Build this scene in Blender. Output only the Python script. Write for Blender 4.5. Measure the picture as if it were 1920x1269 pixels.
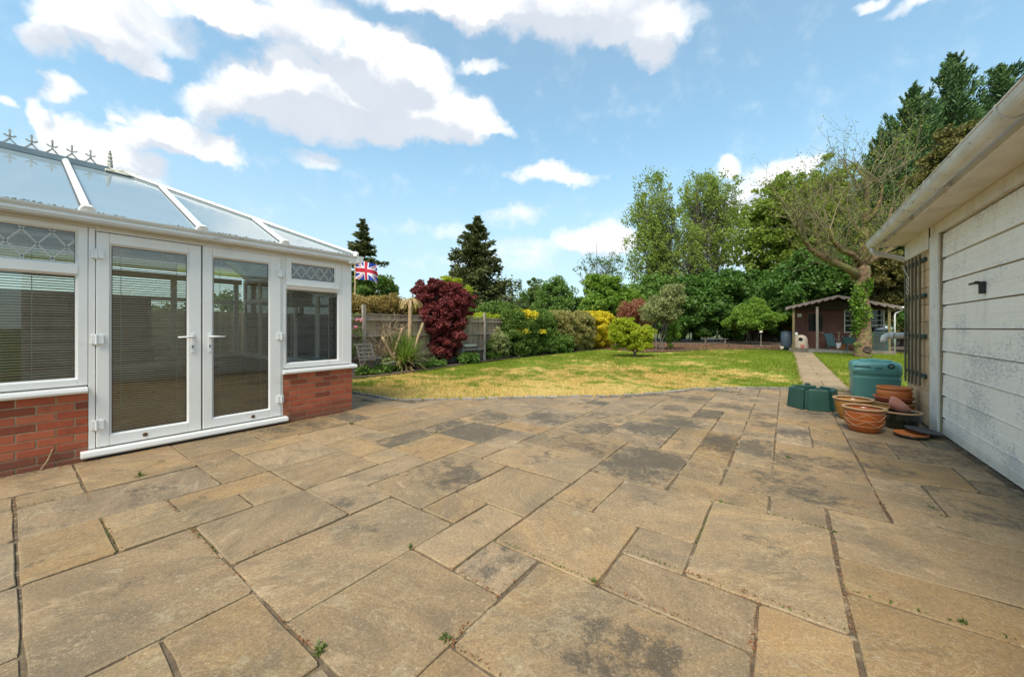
import bpy, math, random
import numpy as np
from mathutils import Vector, Matrix

for o in list(bpy.data.objects):
    bpy.data.objects.remove(o, do_unlink=True)
SC = bpy.context.scene
COL = SC.collection
R = math.radians

# ------------------------------------------------------------------ camera
CAM_H = 1.27
YAW = math.atan(515 / 700)
cam = bpy.data.cameras.new('camera')
cam.sensor_width = 36.0
cam.lens = 36.0 * 700 / 1920
cam.shift_y = -(634.5 - 614.0) / 1920
cam.clip_start = 0.02
cam.clip_end = 1500
camo = bpy.data.objects.new('camera', cam)
camo.location = (0, 0, CAM_H)
camo.rotation_euler = (R(90), 0, YAW)
COL.objects.link(camo)
SC.camera = camo

# ------------------------------------------------------------------ render
SC.render.engine = 'CYCLES'
SC.view_settings.view_transform = 'Standard'
SC.view_settings.look = 'None'
SC.view_settings.gamma = 1.0
SC.view_settings.use_curve_mapping = False
SC.view_settings.exposure = 1.95
SC.cycles.use_denoising = True
SC.cycles.max_bounces = 8
SC.cycles.transparent_max_bounces = 12
SC.cycles.caustics_reflective = False
SC.cycles.caustics_refractive = False
SC.cycles.sample_clamp_indirect = 4.0

# ------------------------------------------------------------------ sun
SUN_EL, SUN_AZ = 53.0, 171.0        # azimuth clockwise from +Y (into the garden)
sun = bpy.data.lights.new('sun', 'SUN')
sun.energy = 1.5
sun.angle = R(28)
sun.color = (1.0, 0.92, 0.80)
suno = bpy.data.objects.new('sun', sun)
sd = Vector((math.sin(R(SUN_AZ)) * math.cos(R(SUN_EL)), math.cos(R(SUN_AZ)) * math.cos(R(SUN_EL)), math.sin(R(SUN_EL))))
suno.rotation_euler = (-sd).to_track_quat('-Z', 'Y').to_euler()
suno.location = (0, -10, 20)
COL.objects.link(suno)


# ------------------------------------------------------------------ node helper
class NT:
    def __init__(s, tree):
        s.t = tree

    def n(s, typ, **kw):
        nd = s.t.nodes.new(typ)
        for k, v in kw.items():
            if k == 'ins':
                for a, b in v.items():
                    s.put(nd.inputs[a], b)
            else:
                setattr(nd, k, v)
        return nd

    def put(s, sock, v):
        if hasattr(v, 'is_output'):
            s.t.links.new(v, sock)
        else:
            sock.default_value = v

    def math(s, op, a, b=0.0, c=0.0, clamp=False):
        nd = s.n('ShaderNodeMath', operation=op, use_clamp=clamp)
        s.put(nd.inputs[0], a)
        s.put(nd.inputs[1], b)
        if len(nd.inputs) > 2:
            s.put(nd.inputs[2], c)
        return nd.outputs[0]

    def vmath(s, op, a, b=(0, 0, 0), c=(0, 0, 0)):
        nd = s.n('ShaderNodeVectorMath', operation=op)
        s.put(nd.inputs[0], a)
        s.put(nd.inputs[1], b)
        if op == 'MULTIPLY_ADD':
            s.put(nd.inputs[2], c)
        if op == 'SCALE':
            s.put(nd.inputs['Scale'], b)
        return nd.outputs['Value'] if op in ('DOT_PRODUCT', 'LENGTH', 'DISTANCE') else nd.outputs[0]

    def noise(s, vec, scale, detail=4, rough=0.55, dist=0.0, color=False):
        nd = s.n('ShaderNodeTexNoise')
        s.put(nd.inputs['Vector'], vec)
        nd.inputs['Scale'].default_value = scale
        nd.inputs['Detail'].default_value = detail
        nd.inputs['Roughness'].default_value = rough
        nd.inputs['Distortion'].default_value = dist
        return nd.outputs[1] if color else nd.outputs[0]

    def smooth(s, v, a, b, lo=0.0, hi=1.0):
        nd = s.n('ShaderNodeMapRange', interpolation_type='SMOOTHSTEP')
        s.put(nd.inputs[0], v)
        for i, q in enumerate((a, b, lo, hi)):
            s.put(nd.inputs[i + 1], q)
        return nd.outputs[0]

    def lin(s, v, a, b, lo=0.0, hi=1.0):
        nd = s.n('ShaderNodeMapRange')
        s.put(nd.inputs[0], v)
        for i, q in enumerate((a, b, lo, hi)):
            s.put(nd.inputs[i + 1], q)
        return nd.outputs[0]

    def mix(s, f, a, b, mode='MIX'):
        nd = s.n('ShaderNodeMix', data_type='RGBA', blend_type=mode)
        s.put(nd.inputs[0], f)
        for i, v in ((6, a), (7, b)):
            if not hasattr(v, 'is_output') and len(v) == 3:
                v = (*v, 1.0)
            s.put(nd.inputs[i], v)
        return nd.outputs[2]


# ------------------------------------------------------------------ world: sky and clouds
world = bpy.data.worlds.new('World')
SC.world = world
world.use_nodes = True
wt = world.node_tree
wt.nodes.clear()
W = NT(wt)


def ray(px, py):
    u = (px - 960) / 700.0
    v = (614 - py) / 700.0
    return (-math.sin(YAW) + u * math.cos(YAW), math.cos(YAW) + u * math.sin(YAW), v)


def azel(px, py):
    x, y, z = ray(px, py)
    return math.atan2(x, y), math.atan2(z, math.hypot(x, y))


# the clouds of that sky: centre and half size of every puff (in degrees of the reference lens), weight
PUFFS = [
    (400, 205, 65, 34, 1.0), (470, 165, 70, 52, 1.2), (540, 150, 66, 52, 1.2), (610, 180, 90, 66, 1.3), (700, 185, 90, 66, 1.2),
    (780, 190, 95, 68, 1.3), (850, 225, 80, 46, 1.2), (930, 244, 40, 16, .9), (560, 225, 150, 36, 1.1), (740, 245, 150, 26, 1.0),
    (660, 85, 85, 46, .9), (740, 105, 80, 46, 1.0), (800, 128, 56, 30, .9), (905, 126, 42, 13, .8), (560, 75, 70, 30, .7),
    (1000, 25, 160, 50, 1.1), (1130, 40, 120, 55, 1.2), (1220, 58, 85, 48, 1.3), (1215, 105, 34, 26, 1.0), (860, 10, 120, 40, 1.0),
    (1100, -40, 300, 70, 1.3), (700, -30, 220, 45, .9), (560, 20, 110, 50, 1.0), (440, 35, 80, 40, 1.0), (250, 30, 130, 55, 1.2),
    (150, 45, 90, 50, 1.2), (90, 85, 48, 40, 1.1), (230, 90, 80, 28, .9), (300, 122, 40, 18, .8), (350, -10, 200, 40, 1.0),
    (300, 245, 75, 40, 1.0), (370, 262, 75, 36, 1.0), (430, 285, 50, 22, 1.0), (340, 285, 120, 16, .7), (220, 230, 14, 14, .6),
    (130, 178, 38, 20, .95), (18, 185, 32, 13, .9), (88, 225, 24, 42, .95), (130, 262, 60, 36, 1.0), (190, 275, 60, 42, 1.1),
    (240, 308, 62, 44, 1.2), (150, 305, 100, 26, 1.0), (585, 302, 42, 20, .75), (1020, 328, 72, 22, 1.1), (1090, 338, 50, 13, .8),
    (965, 408, 72, 20, .55), (1105, 440, 62, 27, 1.1), (1160, 455, 50, 24, 1.0), (1352, 318, 26, 24, 1.1), (1470, 318, 60, 26, 1.2),
    (1400, 380, 60, 60, 1.0), (1380, 440, 80, 50, 1.0), (1618, 2, 30, 14, .9), (1740, -14, 110, 18, .9), (1925, 165, 42, 44, 1.3),
    (850, 432, 110, 16, .4), (1010, 460, 130, 18, .5), (930, 490, 150, 20, .5), (1450, 470, 120, 50, .8),
]
PPC = 0.0
tc = W.n('ShaderNodeTexCoord')
dirv = W.vmath('NORMALIZE', tc.outputs['Generated'])


def density_group():
    g = bpy.data.node_groups.new('cloud_density', 'ShaderNodeTree')
    g.interface.new_socket('dir', in_out='INPUT', socket_type='NodeSocketVector')
    g.interface.new_socket('lift', in_out='INPUT', socket_type='NodeSocketVector')
    g.interface.new_socket('density', in_out='OUTPUT', socket_type='NodeSocketFloat')
    N = NT(g)
    gi = N.n('NodeGroupInput')
    go = N.n('NodeGroupOutput')
    d = gi.outputs[0]
    sep = N.n('ShaderNodeSeparateXYZ')
    N.put(sep.inputs[0], d)
    az = N.math('ARCTAN2', sep.outputs[0], sep.outputs[1])
    el = N.math('ARCSINE', sep.outputs[2])
    cmb = N.n('ShaderNodeCombineXYZ')
    N.put(cmb.inputs[0], az)
    N.put(cmb.inputs[1], el)
    p = N.vmath('ADD', cmb.outputs[0], gi.outputs[1])
    w1 = N.vmath('MULTIPLY', N.vmath('SUBTRACT', N.noise(d, 7.0, 2, .5, color=True), (.5, .5, .5)), (.10, .07, 0))
    w2 = N.vmath('MULTIPLY', N.vmath('SUBTRACT', N.noise(d, 24.0, 3, .6, color=True), (.5, .5, .5)), (.05, .045, 0))
    p = N.vmath('ADD', N.vmath('ADD', p, w1), w2)
    acc = 0.0
    for (x, y, rx, ry, wgt) in PUFFS:
        a, e = azel(x, y)
        a1, _ = azel(x + rx, y)
        a0, _ = azel(x - rx, y)
        _, e1 = azel(x, y - ry)
        _, e0 = azel(x, y + ry)
        ra = abs(a1 - a0) / 2 * 1.22
        re_ = abs(e1 - e0) / 2 * 1.22
        q = N.vmath('MULTIPLY_ADD', p, (1 / ra, 1 / re_, 0), (-a / ra, -e / re_, 0))
        v = N.math('SUBTRACT', 1.0, N.vmath('DOT_PRODUCT', q, q), clamp=True)
        acc = N.math('MULTIPLY_ADD', v, wgt, acc)
    # the same broken cloud goes on round the rest of the sky
    fwd = N.vmath('DOT_PRODUCT', d, (-math.sin(YAW), math.cos(YAW), .25))
    away = N.smooth(fwd, .62, .35)
    more = N.smooth(N.noise(N.vmath('ADD', d, gi.outputs[1]), 2.6, 3, .5), .48, .66)
    acc = N.math('ADD', acc, N.math('MULTIPLY', N.math('MULTIPLY', more, away), 1.5))
    fb = N.noise(d, 15.0, 11, .66)
    acc = N.math('ADD', acc, N.math('MULTIPLY', N.math('SUBTRACT', fb, .5), 1.5))
    N.put(go.inputs[0], acc)
    return g


dg = density_group()


def dens(lift):
    nd = W.n('ShaderNodeGroup')
    nd.node_tree = dg
    W.put(nd.inputs[0], dirv)
    nd.inputs[1].default_value = lift
    return nd.outputs[0]


d0 = dens((0, 0, 0))
d1 = dens((0.012, 0.055, 0))
mask = W.smooth(d0, -.02, 1.10)
mask = W.math('MULTIPLY', mask, .97)
body = W.smooth(W.math('SUBTRACT', d1, W.math('MULTIPLY', d0, .30)), .0, .95)
puff = W.noise(dirv, 11.0, 5, .6)
body = W.math('ADD', W.math('MULTIPLY', body, .85), W.math('MULTIPLY', W.math('SUBTRACT', puff, .5), .35), clamp=True)
body = W.math('POWER', body, 1.25)
ccol = W.mix(body, (1.0, 1.0, 1.0), (.56, .62, .71))
sky = W.n('ShaderNodeTexSky', sky_type='NISHITA', sun_disc=False)
sky.sun_elevation = R(SUN_EL)
sky.sun_rotation = R(SUN_AZ)
sky.air_density = 1.0
sky.dust_density = 0.6
sky.ozone_density = 1.0
sepw = W.n('ShaderNodeSeparateXYZ')
W.put(sepw.inputs[0], dirv)
low = W.smooth(sepw.outputs[2], .48, .05)
lowc = W.math('MULTIPLY_ADD', low, .50, .28)
bg1 = W.n('ShaderNodeBackground')
W.put(bg1.inputs[0], W.mix(1.0, sky.outputs[0], (.60, 1.06, 1.02), 'MULTIPLY'))
bg1.inputs[1].default_value = 0.068
bg2 = W.n('ShaderNodeBackground')
W.put(bg2.inputs[0], ccol)
bg2.inputs[1].default_value = 0.30
bg3 = W.n('ShaderNodeBackground')          # thin high cloud, thicker towards the horizon
bg3.inputs[0].default_value = (.84, .93, 1.0, 1)
bg3.inputs[1].default_value = 0.222
m0 = W.n('ShaderNodeMixShader')
W.put(m0.inputs[0], lowc)
W.put(m0.inputs[1], bg1.outputs[0])
W.put(m0.inputs[2], bg3.outputs[0])
m1 = W.n('ShaderNodeMixShader')
W.put(m1.inputs[0], mask)
W.put(m1.inputs[1], m0.outputs[0])
W.put(m1.inputs[2], bg2.outputs[0])
wo = W.n('ShaderNodeOutputWorld')
W.put(wo.inputs[0], m1.outputs[0])
world.cycles.sampling_method = 'MANUAL'
world.cycles.sample_map_resolution = 512
# ------------------------------------------------------------------ mesh helpers
RNG = np.random.default_rng(7)
rnd = random.Random(11)
ORG = {}                        # world origin of every object that parents others


class MB:
    """collects shapes, in world coordinates, for ONE mesh object"""
    def __init__(s):
        s.v = []
        s.f = []
        s.m = []

    def add(s, vs, fs, mi=0):
        b = len(s.v)
        s.v += [tuple(q) for q in vs]
        s.f += [tuple(i + b for i in f) for f in fs]
        s.m += [mi] * len(fs)

    def box(s, x0, x1, y0, y1, z0, z1, mi=0):
        s.add([(x0, y0, z0), (x1, y0, z0), (x1, y1, z0), (x0, y1, z0), (x0, y0, z1), (x1, y0, z1), (x1, y1, z1), (x0, y1, z1)],
              [(0, 3, 2, 1), (4, 5, 6, 7), (0, 1, 5, 4), (1, 2, 6, 5), (2, 3, 7, 6), (3, 0, 4, 7)], mi)

    def bar(s, a, b, w, h, up=(0, 0, 1), mi=0):
        a, b = Vector(a), Vector(b)
        d = (b - a).normalized()
        u = Vector(up)
        r = d.cross(u)
        if r.length < 1e-5:
            r = d.cross(Vector((1, 0, 0)))
        r.normalize()
        u = r.cross(d).normalized()
        vs = []
        for p in (a, b):
            for (i, j) in ((-1, -1), (1, -1), (1, 1), (-1, 1)):
                vs.append(p + r * (i * w / 2) + u * (j * h / 2))
        s.add(vs, [(0, 3, 2, 1), (4, 5, 6, 7), (0, 1, 5, 4), (1, 2, 6, 5), (2, 3, 7, 6), (3, 0, 4, 7)], mi)

    def tube(s, pts, rad, n=10, cap=True, mi=0):
        pts = [Vector(p) for p in pts]
        if not hasattr(rad, '__len__'):
            rad = [rad] * len(pts)
        b = len(s.v)
        prev = None
        for i, p in enumerate(pts):
            d = (pts[min(i + 1, len(pts) - 1)] - pts[max(i - 1, 0)]).normalized()
            if prev is None:
                r = d.cross(Vector((0, 0, 1)) if abs(d.z) < .9 else Vector((1, 0, 0))).normalized()
            else:
                r = (prev - d * prev.dot(d)).normalized()
            prev = r
            q = d.cross(r)
            for k in range(n):
                a = 2 * math.pi * k / n
                s.v.append(tuple(p + r * (math.cos(a) * rad[i]) + q * (math.sin(a) * rad[i])))
        for i in range(len(pts) - 1):
            for k in range(n):
                k2 = (k + 1) % n
                s.f.append((b + i * n + k, b + i * n + k2, b + (i + 1) * n + k2, b + (i + 1) * n + k))
                s.m.append(mi)
        if cap:
            s.f.append(tuple(b + k for k in range(n))[::-1])
            e = b + (len(pts) - 1) * n
            s.f.append(tuple(e + k for k in range(n)))
            s.m += [mi, mi]

    def lathe(s, prof, n, c, mi=0, M=None, cap=True):
        """prof: (r, z) pairs"""
        b = len(s.v)
        for (r, z) in prof:
            for k in range(n):
                a = 2 * math.pi * k / n
                p = Vector((r * math.cos(a), r * math.sin(a), z))
                if M is not None:
                    p = M @ p
                s.v.append((c[0] + p.x, c[1] + p.y, c[2] + p.z))
        for i in range(len(prof) - 1):
            for k in range(n):
                k2 = (k + 1) % n
                s.f.append((b + i * n + k, b + i * n + k2, b + (i + 1) * n + k2, b + (i + 1) * n + k))
                s.m.append(mi)
        for e, rev in ((0, True), (len(prof) - 1, False)):
            if cap and prof[e][0] > 1e-4:
                f = tuple(b + e * n + k for k in range(n))
                s.f.append(f[::-1] if rev else f)
                s.m.append(mi)

    def prism(s, poly, axis, a, b, mi=0):
        """poly of 2D points extruded along axis ('x': (y,z), 'y': (x,z), 'z': (x,y))"""
        n = len(poly)
        def P(p, t):
            return {'x': (t, p[0], p[1]), 'y': (p[0], t, p[1]), 'z': (p[0], p[1], t)}[axis]
        vs = [P(p, a) for p in poly] + [P(p, b) for p in poly]
        fs = [tuple(range(n))[::-1], tuple(range(n, 2 * n))] + [(i, (i + 1) % n, n + (i + 1) % n, n + i) for i in range(n)]
        s.add(vs, fs, mi)

    def build(s, name, mat, parent=None, smooth=False, bevel=0.0, origin=None, fix=True):
        V = np.array(s.v, dtype=float)
        if origin is None:
            lo, hi = V.min(0), V.max(0)
            origin = ((lo[0] + hi[0]) / 2, (lo[1] + hi[1]) / 2, lo[2])
        me = bpy.data.meshes.new(name)
        me.from_pydata((V - np.array(origin)).tolist(), [], s.f)
        for m in (mat if isinstance(mat, (list, tuple)) else [mat]):
            me.materials.append(m)
        if isinstance(mat, (list, tuple)):
            me.polygons.foreach_set('material_index', s.m)
        if fix:
            import bmesh
            bm = bmesh.new()
            bm.from_mesh(me)
            bmesh.ops.recalc_face_normals(bm, faces=bm.faces)
            bm.to_mesh(me)
            bm.free()
        if smooth:
            me.polygons.foreach_set('use_smooth', [True] * len(me.polygons))
        o = link(name, me, origin, parent)
        if bevel:
            md = o.modifiers.new('bevel', 'BEVEL')
            md.width = bevel
            md.segments = 2
            md.limit_method = 'ANGLE'
        return o


def link(name, me, origin, parent=None):
    o = bpy.data.objects.new(name, me)
    COL.objects.link(o)
    p = Vector(origin)
    ORG[o.name] = p
    if parent is not None:
        o.parent = parent
        o.location = p - ORG[parent.name]
    else:
        o.location = p
    return o


def copy_part(src, origin, parent, name=None):
    o = src.copy()
    COL.objects.link(o)
    ORG[o.name] = Vector(origin)
    o.parent = parent
    o.location = Vector(origin) - ORG[parent.name]
    return o


def tag(o, label, cat, group=None, kind=None):
    o['label'] = label
    o['category'] = cat
    if group:
        o['group'] = group
    if kind:
        o['kind'] = kind
    return o


def thing(name, label, cat, loc, group=None, kind=None):
    o = link(name, None, loc)
    o.empty_display_size = .1
    return tag(o, label, cat, group, kind)


def fast_mesh(name, V, F, mats, origin, parent=None, mi=None, smooth=False):
    """V (n,3) world coordinates, F (m,k) equal sized faces"""
    V = np.asarray(V, dtype=np.float32)
    F = np.asarray(F, dtype=np.int32)
    me = bpy.data.meshes.new(name)
    me.vertices.add(len(V))
    me.vertices.foreach_set('co', (V - np.asarray(origin, dtype=np.float32)).ravel())
    m, k = F.shape
    me.loops.add(m * k)
    me.loops.foreach_set('vertex_index', F.ravel())
    me.polygons.add(m)
    me.polygons.foreach_set('loop_start', np.arange(0, m * k, k, dtype=np.int32))
    for q in (mats if isinstance(mats, (list, tuple)) else [mats]):
        me.materials.append(q)
    if mi is not None:
        me.polygons.foreach_set('material_index', np.asarray(mi, dtype=np.int32))
    if smooth:
        me.polygons.foreach_set('use_smooth', np.ones(m, dtype=bool))
    me.update(calc_edges=True)
    return link(name, me, origin, parent)


# ------------------------------------------------------------------ materials
def new_mat(name):
    m = bpy.data.materials.new(name)
    m.use_nodes = True
    N = NT(m.node_tree)
    b = m.node_tree.nodes['Principled BSDF']
    return m, N, b


def coords(N, kind='Object', stretch=None, offset_random=False):
    if kind == 'World':
        v = N.n('ShaderNodeNewGeometry').outputs['Position']
    else:
        v = N.n('ShaderNodeTexCoord').outputs[kind]
    if stretch:
        v = N.vmath('MULTIPLY', v, stretch)
    if offset_random:
        oi = N.n('ShaderNodeObjectInfo')
        v = N.vmath('ADD', v, N.vmath('SCALE', (17.3, 9.1, 5.7), oi.outputs['Random']))
    return v


def wpos(N):
    return N.n('ShaderNodeNewGeometry').outputs['Position']


def bump(N, b, h, strength=.3, dist=.01):
    nd = N.n('ShaderNodeBump')
    nd.inputs['Strength'].default_value = strength
    nd.inputs['Distance'].default_value = dist
    N.put(nd.inputs['Height'], h)
    N.put(b.inputs['Normal'], nd.outputs[0])


def pmat(name, c1, c2, scale=8, rough=.6, bs=.2, bscale=60, rvar=0.0, stretch=None, dirt=None, dscale=3, dlo=.55, dhi=.75,
         metal=0, spec=.5, bdist=.005):
    m, N, b = new_mat(name)
    v = coords(N, 'World', stretch)
    f = N.smooth(N.noise(v, scale, 5, .6), .3, .7)
    c = N.mix(f, c1, c2)
    if rvar:
        oi = N.n('ShaderNodeObjectInfo')
        hs = N.n('ShaderNodeHueSaturation')
        N.put(hs.inputs['Color'], c)
        N.put(hs.inputs['Value'], N.lin(oi.outputs['Random'], 0, 1, 1 - rvar, 1 + rvar))
        c = hs.outputs[0]
    if dirt:
        dm = N.smooth(N.noise(v, dscale, 7, .68), dlo, dhi)
        c = N.mix(dm, c, dirt)
    N.put(b.inputs['Base Color'], c)
    b.inputs['Roughness'].default_value = rough
    b.inputs['Metallic'].default_value = metal
    b.inputs['Specular IOR Level'].default_value = spec
    if bs:
        bump(N, b, N.noise(v, bscale, 4, .6), bs, bdist)
    return m


def leaf_mat(name, c1, c2, transl=.35, rough=.55, cscale=1.2, gain=1.55):
    c1 = tuple(q * gain for q in c1)
    c2 = tuple(min(.85, q * gain) for q in c2)
    transl = min(.5, transl * 1.25)
    m, N, b = new_mat(name)
    g = N.n('ShaderNodeNewGeometry')
    r = g.outputs['Random Per Island']
    big = N.smooth(N.noise(g.outputs['Position'], cscale, 3, .6), .32, .68)
    f = N.math('ADD', N.math('MULTIPLY', r, .6), N.math('MULTIPLY', big, .5), clamp=True)
    c = N.mix(f, c1, c2)
    N.put(b.inputs['Base Color'], c)
    b.inputs['Roughness'].default_value = rough
    b.inputs['Specular IOR Level'].default_value = .25
    t = N.n('ShaderNodeBsdfTranslucent')
    N.put(t.inputs[0], N.mix(.5, c, (1, 1, .5), 'MULTIPLY'))
    mx = N.n('ShaderNodeMixShader')
    mx.inputs[0].default_value = transl
    N.put(mx.inputs[1], b.outputs[0])
    N.put(mx.inputs[2], t.outputs[0])
    out = [q for q in m.node_tree.nodes if q.type == 'OUTPUT_MATERIAL'][0]
    N.put(out.inputs[0], mx.outputs[0])
    return m


M = {}


def make_stone():
    m, N, b = new_mat('riven_sandstone')
    oi = N.n('ShaderNodeObjectInfo')
    rv = oi.outputs['Random']
    tco = N.n('ShaderNodeTexCoord').outputs['Object']
    off = N.vmath('SCALE', (31.7, 17.9, 7.3), rv)
    v = N.vmath('ADD', tco, off)
    ang = N.math('MULTIPLY', rv, 37.0)
    rot = N.n('ShaderNodeVectorRotate', rotation_type='Z_AXIS')
    N.put(rot.inputs['Vector'], v)
    N.put(rot.inputs['Angle'], ang)
    vr = rot.outputs[0]
    vs = N.vmath('MULTIPLY', vr, (1.0, 2.1, 1.0))
    P = wpos(N)
    # base colours of the single slabs
    h = N.n('ShaderNodeValToRGB')
    e = h.color_ramp.elements
    e[0].position = 0.0
    e[0].color = (0.201, 0.140, 0.077, 1)
    e[1].position = 1.0
    e[1].color = (0.310, 0.192, 0.084, 1)
    for p, c in ((.2, (0.257, 0.166, 0.078)), (.42, (0.296, 0.188, 0.086)), (.62, (0.231, 0.166, 0.094)), (.8, (0.286, 0.187, 0.099))):
        q = e.new(p)
        q.color = (*c, 1)
    w = N.n('ShaderNodeTexWhiteNoise', noise_dimensions='1D')
    N.put(w.inputs['W'], N.math('MULTIPLY', rv, 91.3))
    N.put(h.inputs[0], w.outputs[0])
    base = h.outputs[0]
    # banding of the riven bed
    band = N.noise(vs, 2.2, 6, .62, .6)
    base = N.mix(N.smooth(band, .35, .70), base, (0.343, 0.221, 0.099))
    base = N.mix(N.math('MULTIPLY', N.smooth(N.noise(vs, 3.1, 5, .6, .9), .52, .70), .6), base, (0.162, 0.113, 0.063))
    # rusty buff clouds
    base = N.mix(N.math('MULTIPLY', N.smooth(N.noise(vr, 3.4, 4, .6), .5, .72), .45), base, (0.300, 0.169, 0.063))
    # grey green film
    base = N.mix(N.math('MULTIPLY', N.smooth(N.noise(P, 1.1, 5, .65), 0.46, .68), .55), base, (0.164, 0.124, 0.070))
    # fine salt and pepper grain
    fine = N.noise(vr, 70, 3, .7)
    base = N.mix(N.lin(fine, .35, .65, 0.0, .85), base, N.mix(.5, base, (0.087, 0.065, 0.038)))
    pale = N.math('MULTIPLY', N.smooth(N.noise(vr, 48, 5, .78), .57, .67), N.smooth(N.noise(vr, 3.0, 3, .6), .36, .58))
    base = N.mix(N.math('MULTIPLY', pale, .75), base, (0.468, 0.343, 0.197))
    # pale flaked crests
    wv = N.n('ShaderNodeTexWave', wave_type='BANDS', bands_direction='Y')
    N.put(wv.inputs['Vector'], vs)
    wv.inputs['Scale'].default_value = .55
    wv.inputs['Distortion'].default_value = 16.0
    wv.inputs['Detail'].default_value = 5.0
    wv.inputs['Detail Scale'].default_value = 1.6
    crest = N.math('MULTIPLY', N.smooth(wv.outputs[0], .90, .995), N.smooth(N.noise(vr, 5.2, 4, .6), .52, .66))
    base = N.mix(N.math('MULTIPLY', crest, .4), base, (0.458, 0.324, 0.176))
    # black lichen: how much each slab carries is a property of that slab
    at = N.n('ShaderNodeAttribute', attribute_type='OBJECT', attribute_name='lichen')
    amount = at.outputs['Fac']
    ln = N.math('ADD', N.math('MULTIPLY', N.noise(vr, 2.4, 3, .5), .45), N.math('MULTIPLY', N.noise(vr, 11.0, 9, .80), .75))
    thr = N.lin(amount, 0, 1, .73, .40)
    rad = N.vmath('LENGTH', tco)
    ln = N.math('SUBTRACT', ln, N.smooth(rad, .10, .62, 0, .16))
    lm = N.smooth(N.math('SUBTRACT', ln, thr), -.05, .09)
    base = N.mix(N.math('MULTIPLY', lm, .80), base, (0.055, 0.046, 0.032))
    hs = N.n('ShaderNodeHueSaturation')
    w2 = N.n('ShaderNodeTexWhiteNoise', noise_dimensions='1D')
    N.put(w2.inputs['W'], N.math('MULTIPLY', rv, 233.1))
    N.put(hs.inputs['Color'], base)
    N.put(hs.inputs['Value'], N.lin(w2.outputs[0], 0, 1, .84, 1.12))
    N.put(hs.inputs['Saturation'], N.lin(w.outputs[0], 0, 1, .84, 1.04))
    base = hs.outputs[0]
    # paler worn arrises and grimy patches that run over several flags
    ed = N.n('ShaderNodeAttribute', attribute_type='GEOMETRY', attribute_name='edge').outputs['Fac']
    em = N.math('MULTIPLY', N.smooth(ed, .2, 1.0), N.smooth(N.noise(P, 5, 4, .6), .38, .62))
    base = N.mix(N.math('MULTIPLY', em, .22), base, (0.369, 0.299, 0.176))
    gm = N.smooth(N.noise(N.vmath('ADD', P, (7.7, 3.1, 0)), 1.7, 6, .68), .52, .70)
    base = N.mix(N.math('MULTIPLY', gm, .52), base, (0.088, 0.078, 0.052))
    wm2 = N.math('MULTIPLY', N.smooth(N.noise(vr, 6.0, 7, .72), .56, .66), N.smooth(N.noise(P, .9, 3, .5), .40, .60))
    base = N.mix(N.math('MULTIPLY', wm2, .40), base, (0.351, 0.299, 0.197))
    scr = N.smooth(N.math('ABSOLUTE', N.math('SUBTRACT', N.noise(vs, 4.2, 6, .7, 1.2), .5)), .022, .004)
    base = N.mix(N.math('MULTIPLY', N.math('MULTIPLY', scr, N.smooth(N.noise(vr, 2.1, 3, .5), .45, .6)), .45), base, (0.373, 0.295, 0.167))
    g1 = N.noise(vr, 150, 2, .6)
    base = N.mix(N.smooth(g1, .52, .66, 0, .55), base, N.mix(.55, base, (0.054, 0.044, 0.035)))
    base = N.mix(N.smooth(N.noise(N.vmath('ADD', vr, (5, 9, 2)), 110, 3, .7), .58, .70, 0, .6), base, (0.385, 0.315, 0.238))
    # small dark spots everywhere
    sp = N.math('MULTIPLY', N.smooth(N.noise(vr, 24, 4, .7), .66, .74), N.smooth(N.noise(vr, 2.4, 2, .5), .5, .62))
    base = N.mix(N.math('MULTIPLY', sp, .7), base, (0.065, 0.051, 0.035))
    N.put(b.inputs['Base Color'], base)
    N.put(b.inputs['Roughness'], N.lin(band, .3, .7, .62, .85))
    b.inputs['Specular IOR Level'].default_value = .35
    hgt = N.math('ADD', N.math('MULTIPLY', band, .55), N.math('MULTIPLY', crest, .10))
    hgt = N.math('ADD', hgt, N.math('MULTIPLY', fine, .12))
    hgt = N.math('ADD', hgt, N.math('MULTIPLY', N.noise(vr, 22, 5, .7), .28))
    bump(N, b, hgt, .8, .014)
    return m


M['stone'] = make_stone()
M['joint'] = pmat('joint_soil', (.075, .052, .030), (.15, .11, .065), 14, .95, .8, 90, dirt=(.32, .25, .16), dscale=5, dlo=.55, dhi=.63, bdist=.01)
M['mortar'] = pmat('mortar', (.44, .35, .22), (.33, .26, .16), 12, .95, .5, 90)
M['soil'] = pmat('soil', (.055, .036, .022), (.10, .068, .042), 6, 1, 1, 30, bdist=.03)


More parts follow.
